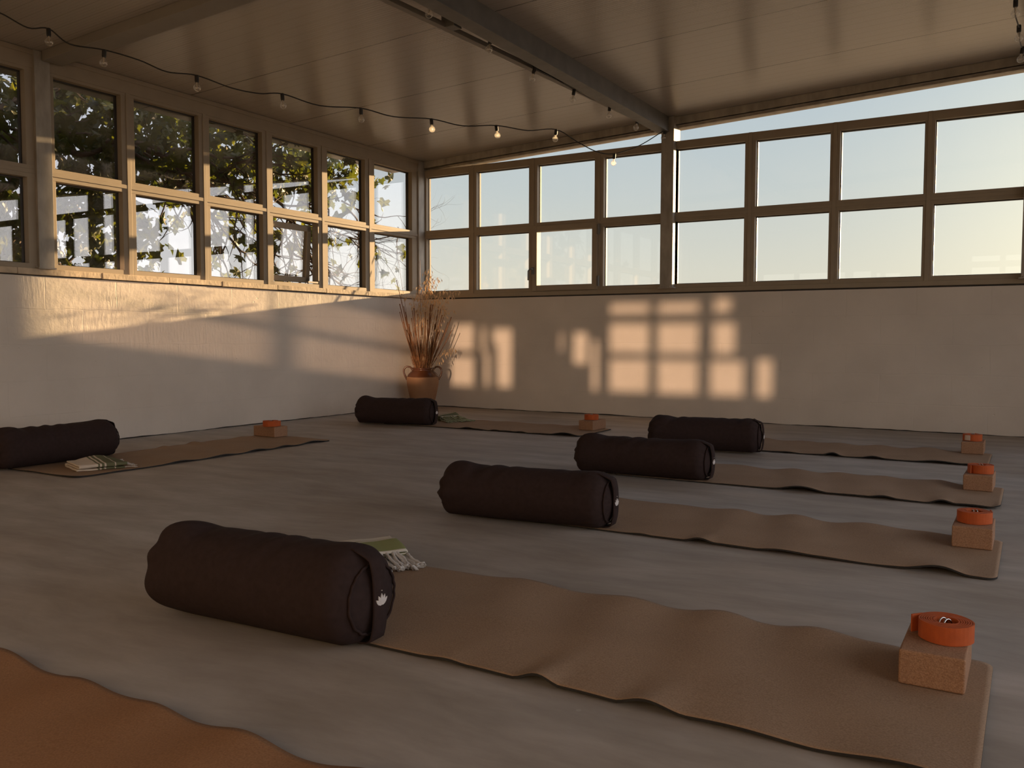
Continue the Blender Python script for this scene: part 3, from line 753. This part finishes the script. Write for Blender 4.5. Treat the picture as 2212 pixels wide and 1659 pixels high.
# ------------------------------------------------------------------ cork blocks and rolled straps
MT=.0071
def make_block(x,y,rz,label,dim=(.128,.222,.075)):
    b=MB(); a,c,h_=dim[0]/2,dim[1]/2,dim[2]; b.box(-a,a,-c,c,0,h_)
    o=b.build('cork_block',M['block'],loc=(x,y,MT+.0003),bevel=.0045,seg=3); o.rotation_euler=(0,0,rz)
    return tag(o,label,'yoga block','cork blocks at the mat ends')
def make_strap():
    root=empty('yoga_strap',(0,0,0))
    b=MB(); hgt=.040; th=.0034; turns=7.0; r0=.0225; r1=.0555; n=int(turns*34); inn=[];ou=[]
    for i in range(n+1):
        t=i/n; a=t*turns*2*PI; rad=r0+(r1-r0)*t
        # last bit swings tangentially off the roll
        rad*=1+.004*math.sin(2*a+.4)
        wob=.0006*math.sin(a*3.1)
        inn.append((rad*math.cos(a),rad*math.sin(a),wob)); ou.append(((rad+th)*math.cos(a),(rad+th)*math.sin(a),wob))
    a=turns*2*PI; tang=Vector((-math.sin(a),math.cos(a),0)); rd=Vector((math.cos(a),math.sin(a),0))
    for k in range(1,7):
        q=k/6; off=tang*(.034*q)+rd*(.004*math.sin(q*PI/2))
        inn.append(tuple(Vector((r1*math.cos(a),r1*math.sin(a),0))+off)); ou.append(tuple(Vector(((r1+th)*math.cos(a),(r1+th)*math.sin(a),0))+off))
    v=[];f=[]
    for p,q in zip(inn,ou):
        v+=[(p[0],p[1],p[2]),(q[0],q[1],q[2]),(q[0],q[1],q[2]+hgt),(p[0],p[1],p[2]+hgt)]
    for i in range(len(inn)-1):
        for k in range(4): f.append((i*4+k,(i+1)*4+k,(i+1)*4+(k+1)%4,i*4+(k+1)%4))
    f.append((0,1,2,3)); e_=(len(inn)-1)*4; f.append((e_+3,e_+2,e_+1,e_))
    b.add(v,f); b.build('webbing',M['strap'],root,smooth=False)
    for k,dx in enumerate((-.006,.006)):
        rg=MB(); pts=[(dx+.002*math.sin(a_),.014*math.cos(a_),.026+.017*math.sin(a_)) for a_ in [2*PI*j/24 for j in range(24)]]
        rg.tube(pts,.0018,8,closed=True); rg.build('buckle_ring',M['metal'],root,smooth=True)
    return root
proto=make_strap()
# x, y, block rotation, strap dx, dy, strap rotation, texts
KS=[(-.163,2.107,.0,.016,.012,2.55,'cork block nearest the camera on the right end of the nearest mat','orange rolled strap with its loose end out, on the nearest cork block'),
    (-.163,3.532,.0,.0,-.005,.3,'cork block at the right end of the second mat, its strap below the next mat','orange rolled strap on the cork block of the second mat in the right-hand row'),
    (-.206,4.842,-.02,.005,-.01,3.6,'cork block at the right end of the third mat from the camera','orange rolled strap, wider at its base, on the cork block of the third mat'),
    (-.310,6.325,.0,-.008,.0,.9,'cork block closest to the back wall at the right edge of the room','orange rolled strap with a pale paper band on the block closest to the back wall'),
    (-3.012,6.285,-.05,-.01,.0,1.4,'cork block at the right end of the mat in front of the urn','orange rolled strap on the block of the mat in front of the urn'),
    (-4.835,4.585,PI/2-.02,.035,-.03,.2,'cork block on the mat along the left wall','bright orange rolled strap on the block of the mat along the left wall')]
for i,(x,y,rz,dx,dy,sr,bl,sl) in enumerate(KS):
    make_block(x,y,rz,bl)
    s_=proto if i==0 else copy_tree(proto)
    s_.location=(x+dx,y+dy,MT+.0756+.0012); s_.rotation_euler=(0,0,sr)
    tag(s_,sl,'yoga strap','orange rolled yoga straps')
    if i==2:
        s_.rotation_euler=(0,0,sr); s_.scale=(1.0,1.0,1.0)
    if i==3:
        pb=MB(); nseg=8; v=[];f=[]
        for k in range(nseg+1):
            a=-sr-PI/2-.75+ .62*k/nseg; 
            for rr_,z in ((.0600,.004),(.0600,.037),(.0608,.037),(.0608,.004)): v.append((rr_*math.cos(a),rr_*math.sin(a),z))
        for k in range(nseg):
            for j in range(4): f.append((k*4+j,(k+1)*4+j,(k+1)*4+(j+1)%4,k*4+(j+1)%4))
        pb.add(v,f); tag(pb.build('paper_band',M['paper'],s_),'pale paper band')

# ------------------------------------------------------------------ towels
def towel(name,loc,rz,w,d,layers,material,fr_mat,label,fringe_n=26,fr_len=.07,hump=.02,fr_side=1,tass=.0035,curl=True,spread=1.0,seed=2):
    """folded cloth: w along local x (fringe end), d along y; layers folded one on another"""
    rr=random.Random(seed)
    root=empty(name,loc,rz); tag(root,label,'towel','folded striped towels')
    m_=MB(); t=.011; nx,nd=40,26
    # one continuous sheet folded zig-zag over itself, seen in section along y
    path=[]; 
    for l in range(layers):
        z=.0055+t*l*1.12; ys=[-d/2+ .012*rr.random(), d/2-.012*rr.random()]
        if l%2: ys.reverse()
        sgn=1 if ys[1]>ys[0] else -1
        for k in range(nd+1): path.append((ys[0]+(ys[1]-ys[0])*k/nd,z,l))
        if l<layers-1:
            for k in range(1,6):
                a=-PI/2+PI*k/6; path.append((ys[1]+sgn*.5*t*math.cos(a),z+t*.56+t*.56*math.sin(a),l))
    v=[];f=[]; npth=len(path)
    def zoff(x,y,l):
        hx=x/(w/2); return hump*(l+1)/layers*(max(0,1-((hx-.15)/.8)**2)*max(0,.5+y/d))*.9+.0012*math.sin(40*x+3*l)+.0010*math.sin(55*y+l)
    for i in range(nx+1):
        x=-w/2+w*i/nx
        for (y,z,l) in path:
            sh=.010*math.sin(l*2.1+seed)
            v.append((x+sh*(.5+.5*math.sin(l)),y,max(.004,z+zoff(x,y,l))))
    for i in range(nx):
        for k in range(npth-1): f.append((i*npth+k,i*npth+k+1,(i+1)*npth+k+1,(i+1)*npth+k))
    m_.add(v,f); ob=m_.build('cloth',material,root,smooth=True)
    so_=ob.modifiers.new('thickness','SOLIDIFY'); so_.thickness=t*.72; so_.offset=0
    fm=MB()
    for i in range(fringe_n):
        l=rr.randrange(layers); y=-d/2+d*(i+.5)/fringe_n+rr.uniform(-.004,.004); z=.0055+t*l*1.12
        x0_=w/2-.004; ln=fr_len*rr.uniform(.75,1.15); dy=(y/(d/2))*.03*spread+rr.uniform(-.014,.014)
        pts=[];zend=.0045+rr.uniform(0,.012)
        for k in range(9):
            q=k/8; pts.append((x0_+ln*q,y+dy*q+.0025*math.sin(q*9+i),max(.0038,z*(1-q)**1.4+zend*q+.004*math.sin(q*PI))+zoff(x0_,y,l)*(1-q)))
        fm.tube(pts,[tass*(.75+.25*math.sin(k*2.4)) for k in range(8)]+[tass*1.3],6)
        # knot and frayed tip
        e_=Vector(pts[-1])
        for k in range(3): fm.tube([e_,e_+Vector((rr.uniform(.006,.014),rr.uniform(-.008,.008),rr.uniform(-.002,.003)))],[tass*.6,tass*.25],5)
    fo=fm.build('fringe',fr_mat,root,smooth=True); fo['kind']='stuff'
    return root
towel('folded_towel',(-4.50,2.96,MT),PI/2-.32,.25,.25,3,M['towel6'],M['fringe'],'folded white and sage striped towel lying beside the bolster at the left wall',fringe_n=14,fr_len=.045,hump=.022,seed=5)
towel('folded_towel',(-1.885,2.215,.0055),-.62,.21,.20,4,M['towel1'],M['fringe'],'folded pale green towel with thick white tassels behind the nearest bolster',fringe_n=52,fr_len=.095,hump=.012,tass=.0062,seed=8,spread=1.2)
towel('folded_towel',(-4.42,6.24,MT),-.35,.14,.20,4,M['towel6'],M['fringe5'],'grey-green towel spilling its fringe beside the bolster in front of the urn',fringe_n=46,fr_len=.17,hump=.03,tass=.0042,spread=1.4,seed=12)

# ------------------------------------------------------------------ urn and dried stems
UX,UY=-5.345,7.145
urn=empty('terracotta_urn',(UX,UY,0)); tag(urn,'two-handled terracotta urn with a brown glazed collar in the room corner','urn')
prof=[(.0001,.001),(.100,.001),(.106,.006),(.112,.03),(.128,.10),(.147,.18),(.160,.25),(.165,.30),(.161,.332),(.146,.362),(.124,.384),(.108,.396),(.103,.402),(.106,.410),(.111,.418),(.108,.426),(.098,.427),(.092,.418),(.090,.400),(.100,.385),(.14,.35),(.15,.30),(.12,.10),(.0001,.02)]
u=MB(); u.lathe(prof,n=56); u.build('body',M['urn'],urn,smooth=True)
for sg in (-1,1):
    pts=[]
    for x,z in ((.104,.398),(.122,.425),(.148,.436),(.174,.430),(.190,.408),(.193,.380),(.184,.350),(.172,.325),(.160,.300)):
        pts.append((sg*x*.86,sg*x*.51*(-1)*(-1) if False else sg*x*.51,z))
    hd=MB(); hd.tube(smooth_pts(pts,4),.0095,10); hd.build('handle',M['glaze'],urn,smooth=True)

def stem_from(px,pz,base_r=.055,lean_y=None):
    pass
CAMR=Vector((math.cos(.5397),math.sin(.5397),0))    # image-right direction as seen from the doorway
rr=random.Random(21)
def tip(dx,z,dy): return (dx*CAMR.x+dy*(-CAMR.y)*0+0, dx*CAMR.y+dy, z)
reeds=[]
# (sideways lean at the tip, tip height) for the thick reeds
spec=[(-.225,1.06),(-.195,1.04),(-.255,1.30),(-.175,.93),(-.165,.98),(-.215,.98),(-.14,.86),(-.12,.92),(-.10,1.0),(-.085,.82),(-.06,.90),(-.035,.96),(-.01,.84),(.015,.92),(.035,.98),(.06,.90),(.085,1.05),(.095,1.06),(.11,1.055),(.125,1.0),(.14,.95),(.155,1.04),(.165,.93),(.19,1.02),(.205,.95),(.23,1.01),(.245,.88),(.29,.93),(.30,.80),(.02,.78),(-.05,.76),(.07,.82),(.10,.74),(-.16,.80),(.18,.78),(.13,.86),(-.075,1.02),(-.19,.88),(-.02,.70),(.04,.66),(-.09,.68),(.09,.70),(.0,.88),(.05,.74),(-.045,.64),(.12,.66),(.155,.80),(-.11,.78),(.075,.93),(.16,.70),(-.13,.72)]
def world_dir(dx,dy): return Vector((CAMR.x*dx-CAMR.y*dy,CAMR.y*dx+CAMR.x*dy,0))
for i,(dx,z) in enumerate(spec):
    dy=rr.uniform(-.10,.07); b0=world_dir(max(-.07,min(.07,dx*.28+rr.uniform(-.015,.015))),dy*.4)
    t0=world_dir(dx,dy)
    if UX+t0.x<XL+.02: t0.x=XL+.02-UX
    if UY+t0.y>YB-.03: t0.y=YB-.03-UY
    base=Vector((b0.x,b0.y,.06)); neck=Vector((b0.x*1.0,b0.y*1.0,.40)); top=Vector((t0.x,t0.y,z))
    s_=MB(); P=[]; rad=[]
    for k in range(13):
        q=k/12
        p_=base.lerp(neck,min(1,q/.3)) if q<.3 else neck.lerp(top,(q-.3)/.7)
        p_=p_+Vector((.004*math.sin(q*7+i),.004*math.cos(q*6+i),0))
        P.append(p_); rad.append((.0054 if i%3 else .0070)*(1-.35*q))
    s_.tube(P,rad,6)
    for k in (4,7,10): s_.tube([P[k]-Vector((0,0,.003)),P[k]+Vector((0,0,.003))],rad[k]*1.35,6)
    s_.tube([P[-1],P[-1]+(P[-1]-P[-2]).normalized()*.012],rad[-1]*1.3,6)
    o=s_.build('dry_reed',M['reed'],loc=(UX,UY,0),smooth=True)
    if i==2: tag(o,'tallest thick brown reed in the urn, leaning left in front of the corner post','reed','dry reeds in the urn')
    else: tag(o,'thin brown dry reed standing in the bundle in the terracotta urn','reed','dry reeds in the urn')
tf=MB()
for k in range(260):
    a_=rr.uniform(0,2*PI); q=rr.uniform(.0,.075); b0=Vector((q*math.cos(a_),q*math.sin(a_),rr.uniform(.39,.42)))
    d=Vector((math.cos(a_)*rr.uniform(0,.08),math.sin(a_)*rr.uniform(0,.08),rr.uniform(.05,.34)))+world_dir(rr.uniform(-.03,.04),0)
    tf.tube([b0,b0+d*.55+Vector((rr.uniform(-.01,.01),rr.uniform(-.01,.01),0)),b0+d],[.0012,.0022,.0005],4)
tf.build('dry_leaf_tuft',M['reed'],loc=(UX,UY,0)); tu=bpy.data.objects['dry_leaf_tuft']; tag(tu,'tangle of dry brown leaves filling the mouth of the terracotta urn','dried leaves',kind='stuff')
# one straight reed rising against the corner post and one long thin grass blade
for nm,dx,dy,z,rd,lab in (('dry_reed',-.03,.02,1.52,.0042,'tall upright orange reed rising from the urn against the first back pane'),('dry_reed',-.275,.03,1.74,.0022,'longest hair-thin stalk from the urn, crossing the left window by the corner')):
    s_=MB(); t0=world_dir(dx,dy)
    if UX+t0.x<XL+.015: t0.x=XL+.015-UX
    P=[Vector((world_dir(dx*.15,0).x,world_dir(dx*.15,0).y,.06)).lerp(Vector((t0.x,t0.y,z)),k/14)+Vector((.004*math.sin(k),0,0)) for k in range(15)]
    s_.tube(P,[rd*(1-.5*k/14) for k in range(15)],6)
    for k in (5,8,11): s_.tube([P[k]-Vector((0,0,.002)),P[k]+Vector((0,0,.002))],rd*1.5,6)
    tag(s_.build(nm,M['reed'],loc=(UX,UY,0),smooth=True),lab,'reed','dry reeds in the urn')
# oat grass with hanging seed heads
gs=[(.02,1.30),(.06,1.42),(.10,1.25),(.14,1.33),(.18,1.20),(.24,1.22),(.30,1.16),(.00,1.18),(-.03,1.24),(.05,1.12),(.12,1.10),(.20,1.05),(-.06,1.08),(.34,1.20),(.08,1.05),(.27,1.0),(.29,.62),(.25,.58),(-.10,1.14),(.16,1.14),(.03,1.02),(.09,1.36)]
for i,(dx,z) in enumerate(gs):
    dy=rr.uniform(-.12,.05); t0=world_dir(dx,dy); s_=MB(); P=[]
    if UY+t0.y>YB-.03: t0.y=YB-.03-UY
    b0=world_dir(dx*.2,dy*.4)
    for k in range(15):
        q=k/14; bend=.10*max(0,q-.7)**1.2
        P.append(Vector((b0.x*(1-q)+t0.x*q**1.25,b0.y*(1-q)+t0.y*q**1.25,.10+(z-.10)*math.sin(min(1,q)*PI/2)**.9))+world_dir(bend*(1 if dx>0 else -1),0))
    s_.tube(P,[.0019*(1-.4*k/14) for k in range(15)],5)
    for j in range(22):
        k=rr.randrange(8,15); p0=P[k]; d=world_dir(rr.uniform(-.05,.05),rr.uniform(-.03,.03)); q1=p0+d*.6+Vector((0,0,rr.uniform(.0,.02)))
        q2=q1+d*.4+Vector((0,0,-rr.uniform(.006,.02)))
        s_.tube([p0,q1,q2],.0006,4)
        s_.tube([q2,q2+Vector((d.x*.15,d.y*.15,-.012)),q2+Vector((d.x*.2,d.y*.2,-.032))],[.0010,.0045,.0005],5)
    tag(s_.build('oat_grass_stalk',M['straw'],loc=(UX,UY,0)),'pale dry oat grass stalk with drooping seed heads in the urn','dried grass','dried oat grass in the urn')

# ------------------------------------------------------------------ vine outside the left windows
vine=empty('climbing_vine',(-6.6,5.0,-.14)); tag(vine,'leafy climbing vine with bare twisting branches outside the left windows','vine')
rv=random.Random(33); OFF=Vector((-6.6,5.0,-.14))
br=MB(); tips=[]
def branch(p,d,ln,r,depth,down=0):
    n=max(5,int(ln/.07)); pts=[p]; rad=[r]
    for k in range(n):
        d=(d+Vector((rv.uniform(-.25,.25),rv.uniform(-.32,.32),rv.uniform(-.30,.30)-down*.05))).normalized()
        p=p+d*(ln/n)
        if p.x>-5.95: p.x=-5.95
        pts.append(p); rad.append(r*(1-.75*(k+1)/n))
        if depth>0 and rv.random()<(.34 if depth>1 else .42):
            dd=(d+Vector((rv.uniform(-.7,.7),rv.uniform(-1,1),rv.uniform(-1,.5)))).normalized()
            branch(p,dd,ln*rv.uniform(.35,.6),rad[-1]*.75,depth-1,down)
        if depth<2 and rv.random()<.8: tips.append((p,depth))
    br.tube([q-OFF for q in pts],rad,6)
branch(Vector((-6.9,2.4,-.1)),Vector((0,.05,1)),2.6,.045,1)
branch(Vector((-6.7,3.3,2.3)),Vector((0,1,.05)),2.0,.028,2)
branch(Vector((-6.8,3.9,-.1)),Vector((.02,.1,1)),2.7,.05,1)
branch(Vector((-6.9,4.6,2.4)),Vector((0,1,.02)),2.9,.03,2)
branch(Vector((-6.6,4.2,2.2)),Vector((0,.9,-.1)),2.6,.024,2)
for (yy,zz,dz) in ((5.2,2.15,-.45),(5.8,2.1,-.5),(6.3,2.0,-.35),(6.7,2.15,-.5),(7.1,2.1,-.3),(6.0,1.7,-.3),(5.5,1.75,-.5),(7.4,2.25,-.15),(6.9,1.85,-.1),(6.5,1.6,-.2)):
    branch(Vector((-6.45+rv.uniform(-.25,.2),yy,zz)),Vector((rv.uniform(-.1,.1),.75,dz)),rv.uniform(.9,1.5),.011,2)
vb=br.build('branches',M['bark'],vine,smooth=True)
lf=MB()
OUT=[(0,0),(.30,-.20),(.52,-.05),(.42,.18),(.62,.42),(.36,.46),(.22,.62),(0,1.0),(-.22,.62),(-.36,.46),(-.62,.42),(-.42,.18),(-.52,-.05),(-.30,-.20)]
def leaf(p,size):
    a=rv.uniform(0,2*PI); tilt=rv.gauss(1.25,.45)
    Mx=Matrix.Rotation(a,3,'Z')@Matrix.Rotation(tilt,3,'X')@Matrix.Rotation(rv.uniform(-.5,.5)+PI*(rv.random()<.6),3,'Z')
    cu=rv.uniform(.1,.5); v=[Vector((0,.30,0))]
    for x,y in OUT: v.append(Vector((x*rv.uniform(.9,1.1),y,-cu*(x*x)+.12*math.sin(4*y))))
    v=[p+Mx@(q*size)-OFF for q in v]; n=len(OUT)
    lf.add(v,[(0,1+i,1+(i+1)%n) for i in range(n)])
def dens(y,z):
    # share kept, by place on the trellis
    zb=2.0+.05*(y-4) if y>4.9 else 1.55
    if y<5.0:
        return 1.0 if z>1.6 else (.85 if z>1.35 else .45)
    if y<6.9: return 1.0 if z>2.20+.04*(y-5) else (.16 if z>1.7 else .07)
    if y<7.9: return .45 if z>2.32 else (.05 if z>1.8 else .0)
    return 0
cnt=0
while cnt<4300:
    y=rv.uniform(2.2,7.9); z=rv.uniform(1.15,3.15); x=rv.uniform(-7.6,-6.32)
    if rv.random()<dens(y,z*6.6/max(5.6,-x) if False else z):
        leaf(Vector((x,y,z)),rv.uniform(.07,.135)); cnt+=1
for (p,dp) in tips:
    if p.y<7.9 and rv.random()<(.5 if p.z>2.1 or p.y<5.0 else .05): leaf(p+Vector((rv.uniform(-.03,.03),rv.uniform(-.03,.03),-.02)),rv.uniform(.06,.12))
lo=lf.build('foliage',M['leaf'],vine); lo['kind']='stuff'

# ------------------------------------------------------------------ light
def sun(name,d,strength,col,ang):
    l=bpy.data.lights.new(name,'SUN'); l.energy=strength; l.color=col; l.angle=math.radians(ang)
    o=bpy.data.objects.new(name,l); C.objects.link(o)
    o.rotation_euler=Vector(d).to_track_quat('-Z','Y').to_euler(); o.location=(0,0,6); return o
SUN=Vector((-.132,-1,-.1153))
sun('low_sun',SUN,25,(1.0,.66,.34),.53)
sun('sun_glint_from_glazing_behind',Vector((-.30,1,-.12)),2.75,(1.0,.64,.40),.9)

w=bpy.data.worlds.new('evening_sky'); bpy.context.scene.world=w; w.use_nodes=True
nt=w.node_tree; nt.nodes.clear()
out=N(nt,'ShaderNodeOutputWorld'); bg=N(nt,'ShaderNodeBackground')
tc=N(nt,'ShaderNodeTexCoord'); nz=N(nt,'ShaderNodeVectorMath',operation='NORMALIZE'); L(nt,tc.outputs['Generated'],nz.inputs[0])
sx=N(nt,'ShaderNodeSeparateXYZ'); L(nt,nz.outputs[0],sx.inputs[0])
r=N(nt,'ShaderNodeValToRGB'); e=r.color_ramp.elements
e[0].position=0; e[0].color=(.84,.76,.62,1); e[1].position=1; e[1].color=(.22,.32,.46,1)
for p_,c in ((.07,(.80,.775,.66,1)),(.16,(.65,.70,.69,1)),(.26,(.53,.63,.70,1)),(.36,(.50,.61,.76,1)),(.6,(.33,.44,.60,1))):
    k=e.new(p_); k.color=c
L(nt,sx.outputs['Z'],r.inputs[0])
# lilac haze away from the sun (towards -x)
rv_=N(nt,'ShaderNodeMapRange'); rv_.inputs['From Min'].default_value=-.55; rv_.inputs['From Max'].default_value=-.95; rv_.inputs['To Max'].default_value=.75
L(nt,sx.outputs['X'],rv_.inputs['Value'])
mxl=N(nt,'ShaderNodeMixRGB'); mxl.inputs[2].default_value=(.78,.77,.86,1); L(nt,rv_.outputs[0],mxl.inputs[0]); L(nt,r.outputs[0],mxl.inputs[1])
# bright glow around the sun
dt=N(nt,'ShaderNodeVectorMath',operation='DOT_PRODUCT'); dt.inputs[1].default_value=tuple((-SUN).normalized()); L(nt,nz.outputs[0],dt.inputs[0])
def powr(src,n_,k):
    m0=N(nt,'ShaderNodeMath',operation='MAXIMUM'); m0.inputs[1].default_value=0; L(nt,src,m0.inputs[0])
    a=N(nt,'ShaderNodeMath',operation='POWER'); a.inputs[1].default_value=n_; L(nt,m0.outputs[0],a.inputs[0])
    b=N(nt,'ShaderNodeMath',operation='MULTIPLY'); b.inputs[1].default_value=k; L(nt,a.outputs[0],b.inputs[0]); return b.outputs[0]
# extra sky brightness added on the right, outside the view, to fill the room
rx=N(nt,'ShaderNodeMapRange'); rx.inputs['From Min'].default_value=.25; rx.inputs['From Max'].default_value=.8; L(nt,sx.outputs['X'],rx.inputs['Value'])
ax=N(nt,'ShaderNodeMixRGB',blend_type='ADD'); L(nt,rx.outputs[0],ax.inputs[0]); ax.inputs[2].default_value=(2.15,1.95,1.95,1); L(nt,mxl.outputs[0],ax.inputs[1])
cur=ax.outputs[0]
for n_,k,c in ((45,.48,(1,.80,.38,1)),(900,3.0,(1,.8,.45,1))):
    g_=N(nt,'ShaderNodeMixRGB',blend_type='ADD'); g_.inputs[0].default_value=1
    q=N(nt,'ShaderNodeMixRGB',blend_type='MULTIPLY'); q.inputs[0].default_value=1; q.inputs[2].default_value=c
    L(nt,powr(dt.outputs['Value'],n_,k),q.inputs[1]); L(nt,cur,g_.inputs[1]); L(nt,q.outputs[0],g_.inputs[2]); cur=g_.outputs[0]
L(nt,cur,bg.inputs[0]); bg.inputs[1].default_value=1.0; L(nt,bg.outputs[0],out.inputs[0])

# ------------------------------------------------------------------ camera
yaw,pitch,roll,fpx=-5.39724555e-01,-5.51005304e-02,-2.28872354e-03,1875.91814
f0=Vector((math.sin(yaw)*math.cos(pitch),math.cos(yaw)*math.cos(pitch),math.sin(pitch)))
r0=Vector((math.cos(yaw),-math.sin(yaw),0)); d0=f0.cross(r0)
rt=r0*math.cos(roll)+d0*math.sin(roll); dn=-r0*math.sin(roll)+d0*math.cos(roll)
cam=bpy.data.cameras.new('camera'); co=bpy.data.objects.new('camera',cam); C.objects.link(co)
up=-dn; bkv=-f0
co.matrix_world=Matrix(((rt.x,up.x,bkv.x,0),(rt.y,up.y,bkv.y,0),(rt.z,up.z,bkv.z,H),(0,0,0,1)))
cam.sensor_width=36; cam.sensor_fit='HORIZONTAL'; cam.lens=fpx/2212*36; cam.clip_start=.02; cam.clip_end=300
sc=bpy.context.scene; sc.camera=co
sc.view_settings.view_transform='Standard'; sc.view_settings.look='None'; sc.view_settings.gamma=1; sc.view_settings.exposure=0
sc.view_settings.use_curve_mapping=False
cy=sc.cycles; cy.max_bounces=10; cy.diffuse_bounces=6; cy.transparent_max_bounces=24; cy.glossy_bounces=4
cy.caustics_reflective=False; cy.caustics_refractive=False; cy.sample_clamp_indirect=4
cy.use_denoising=True
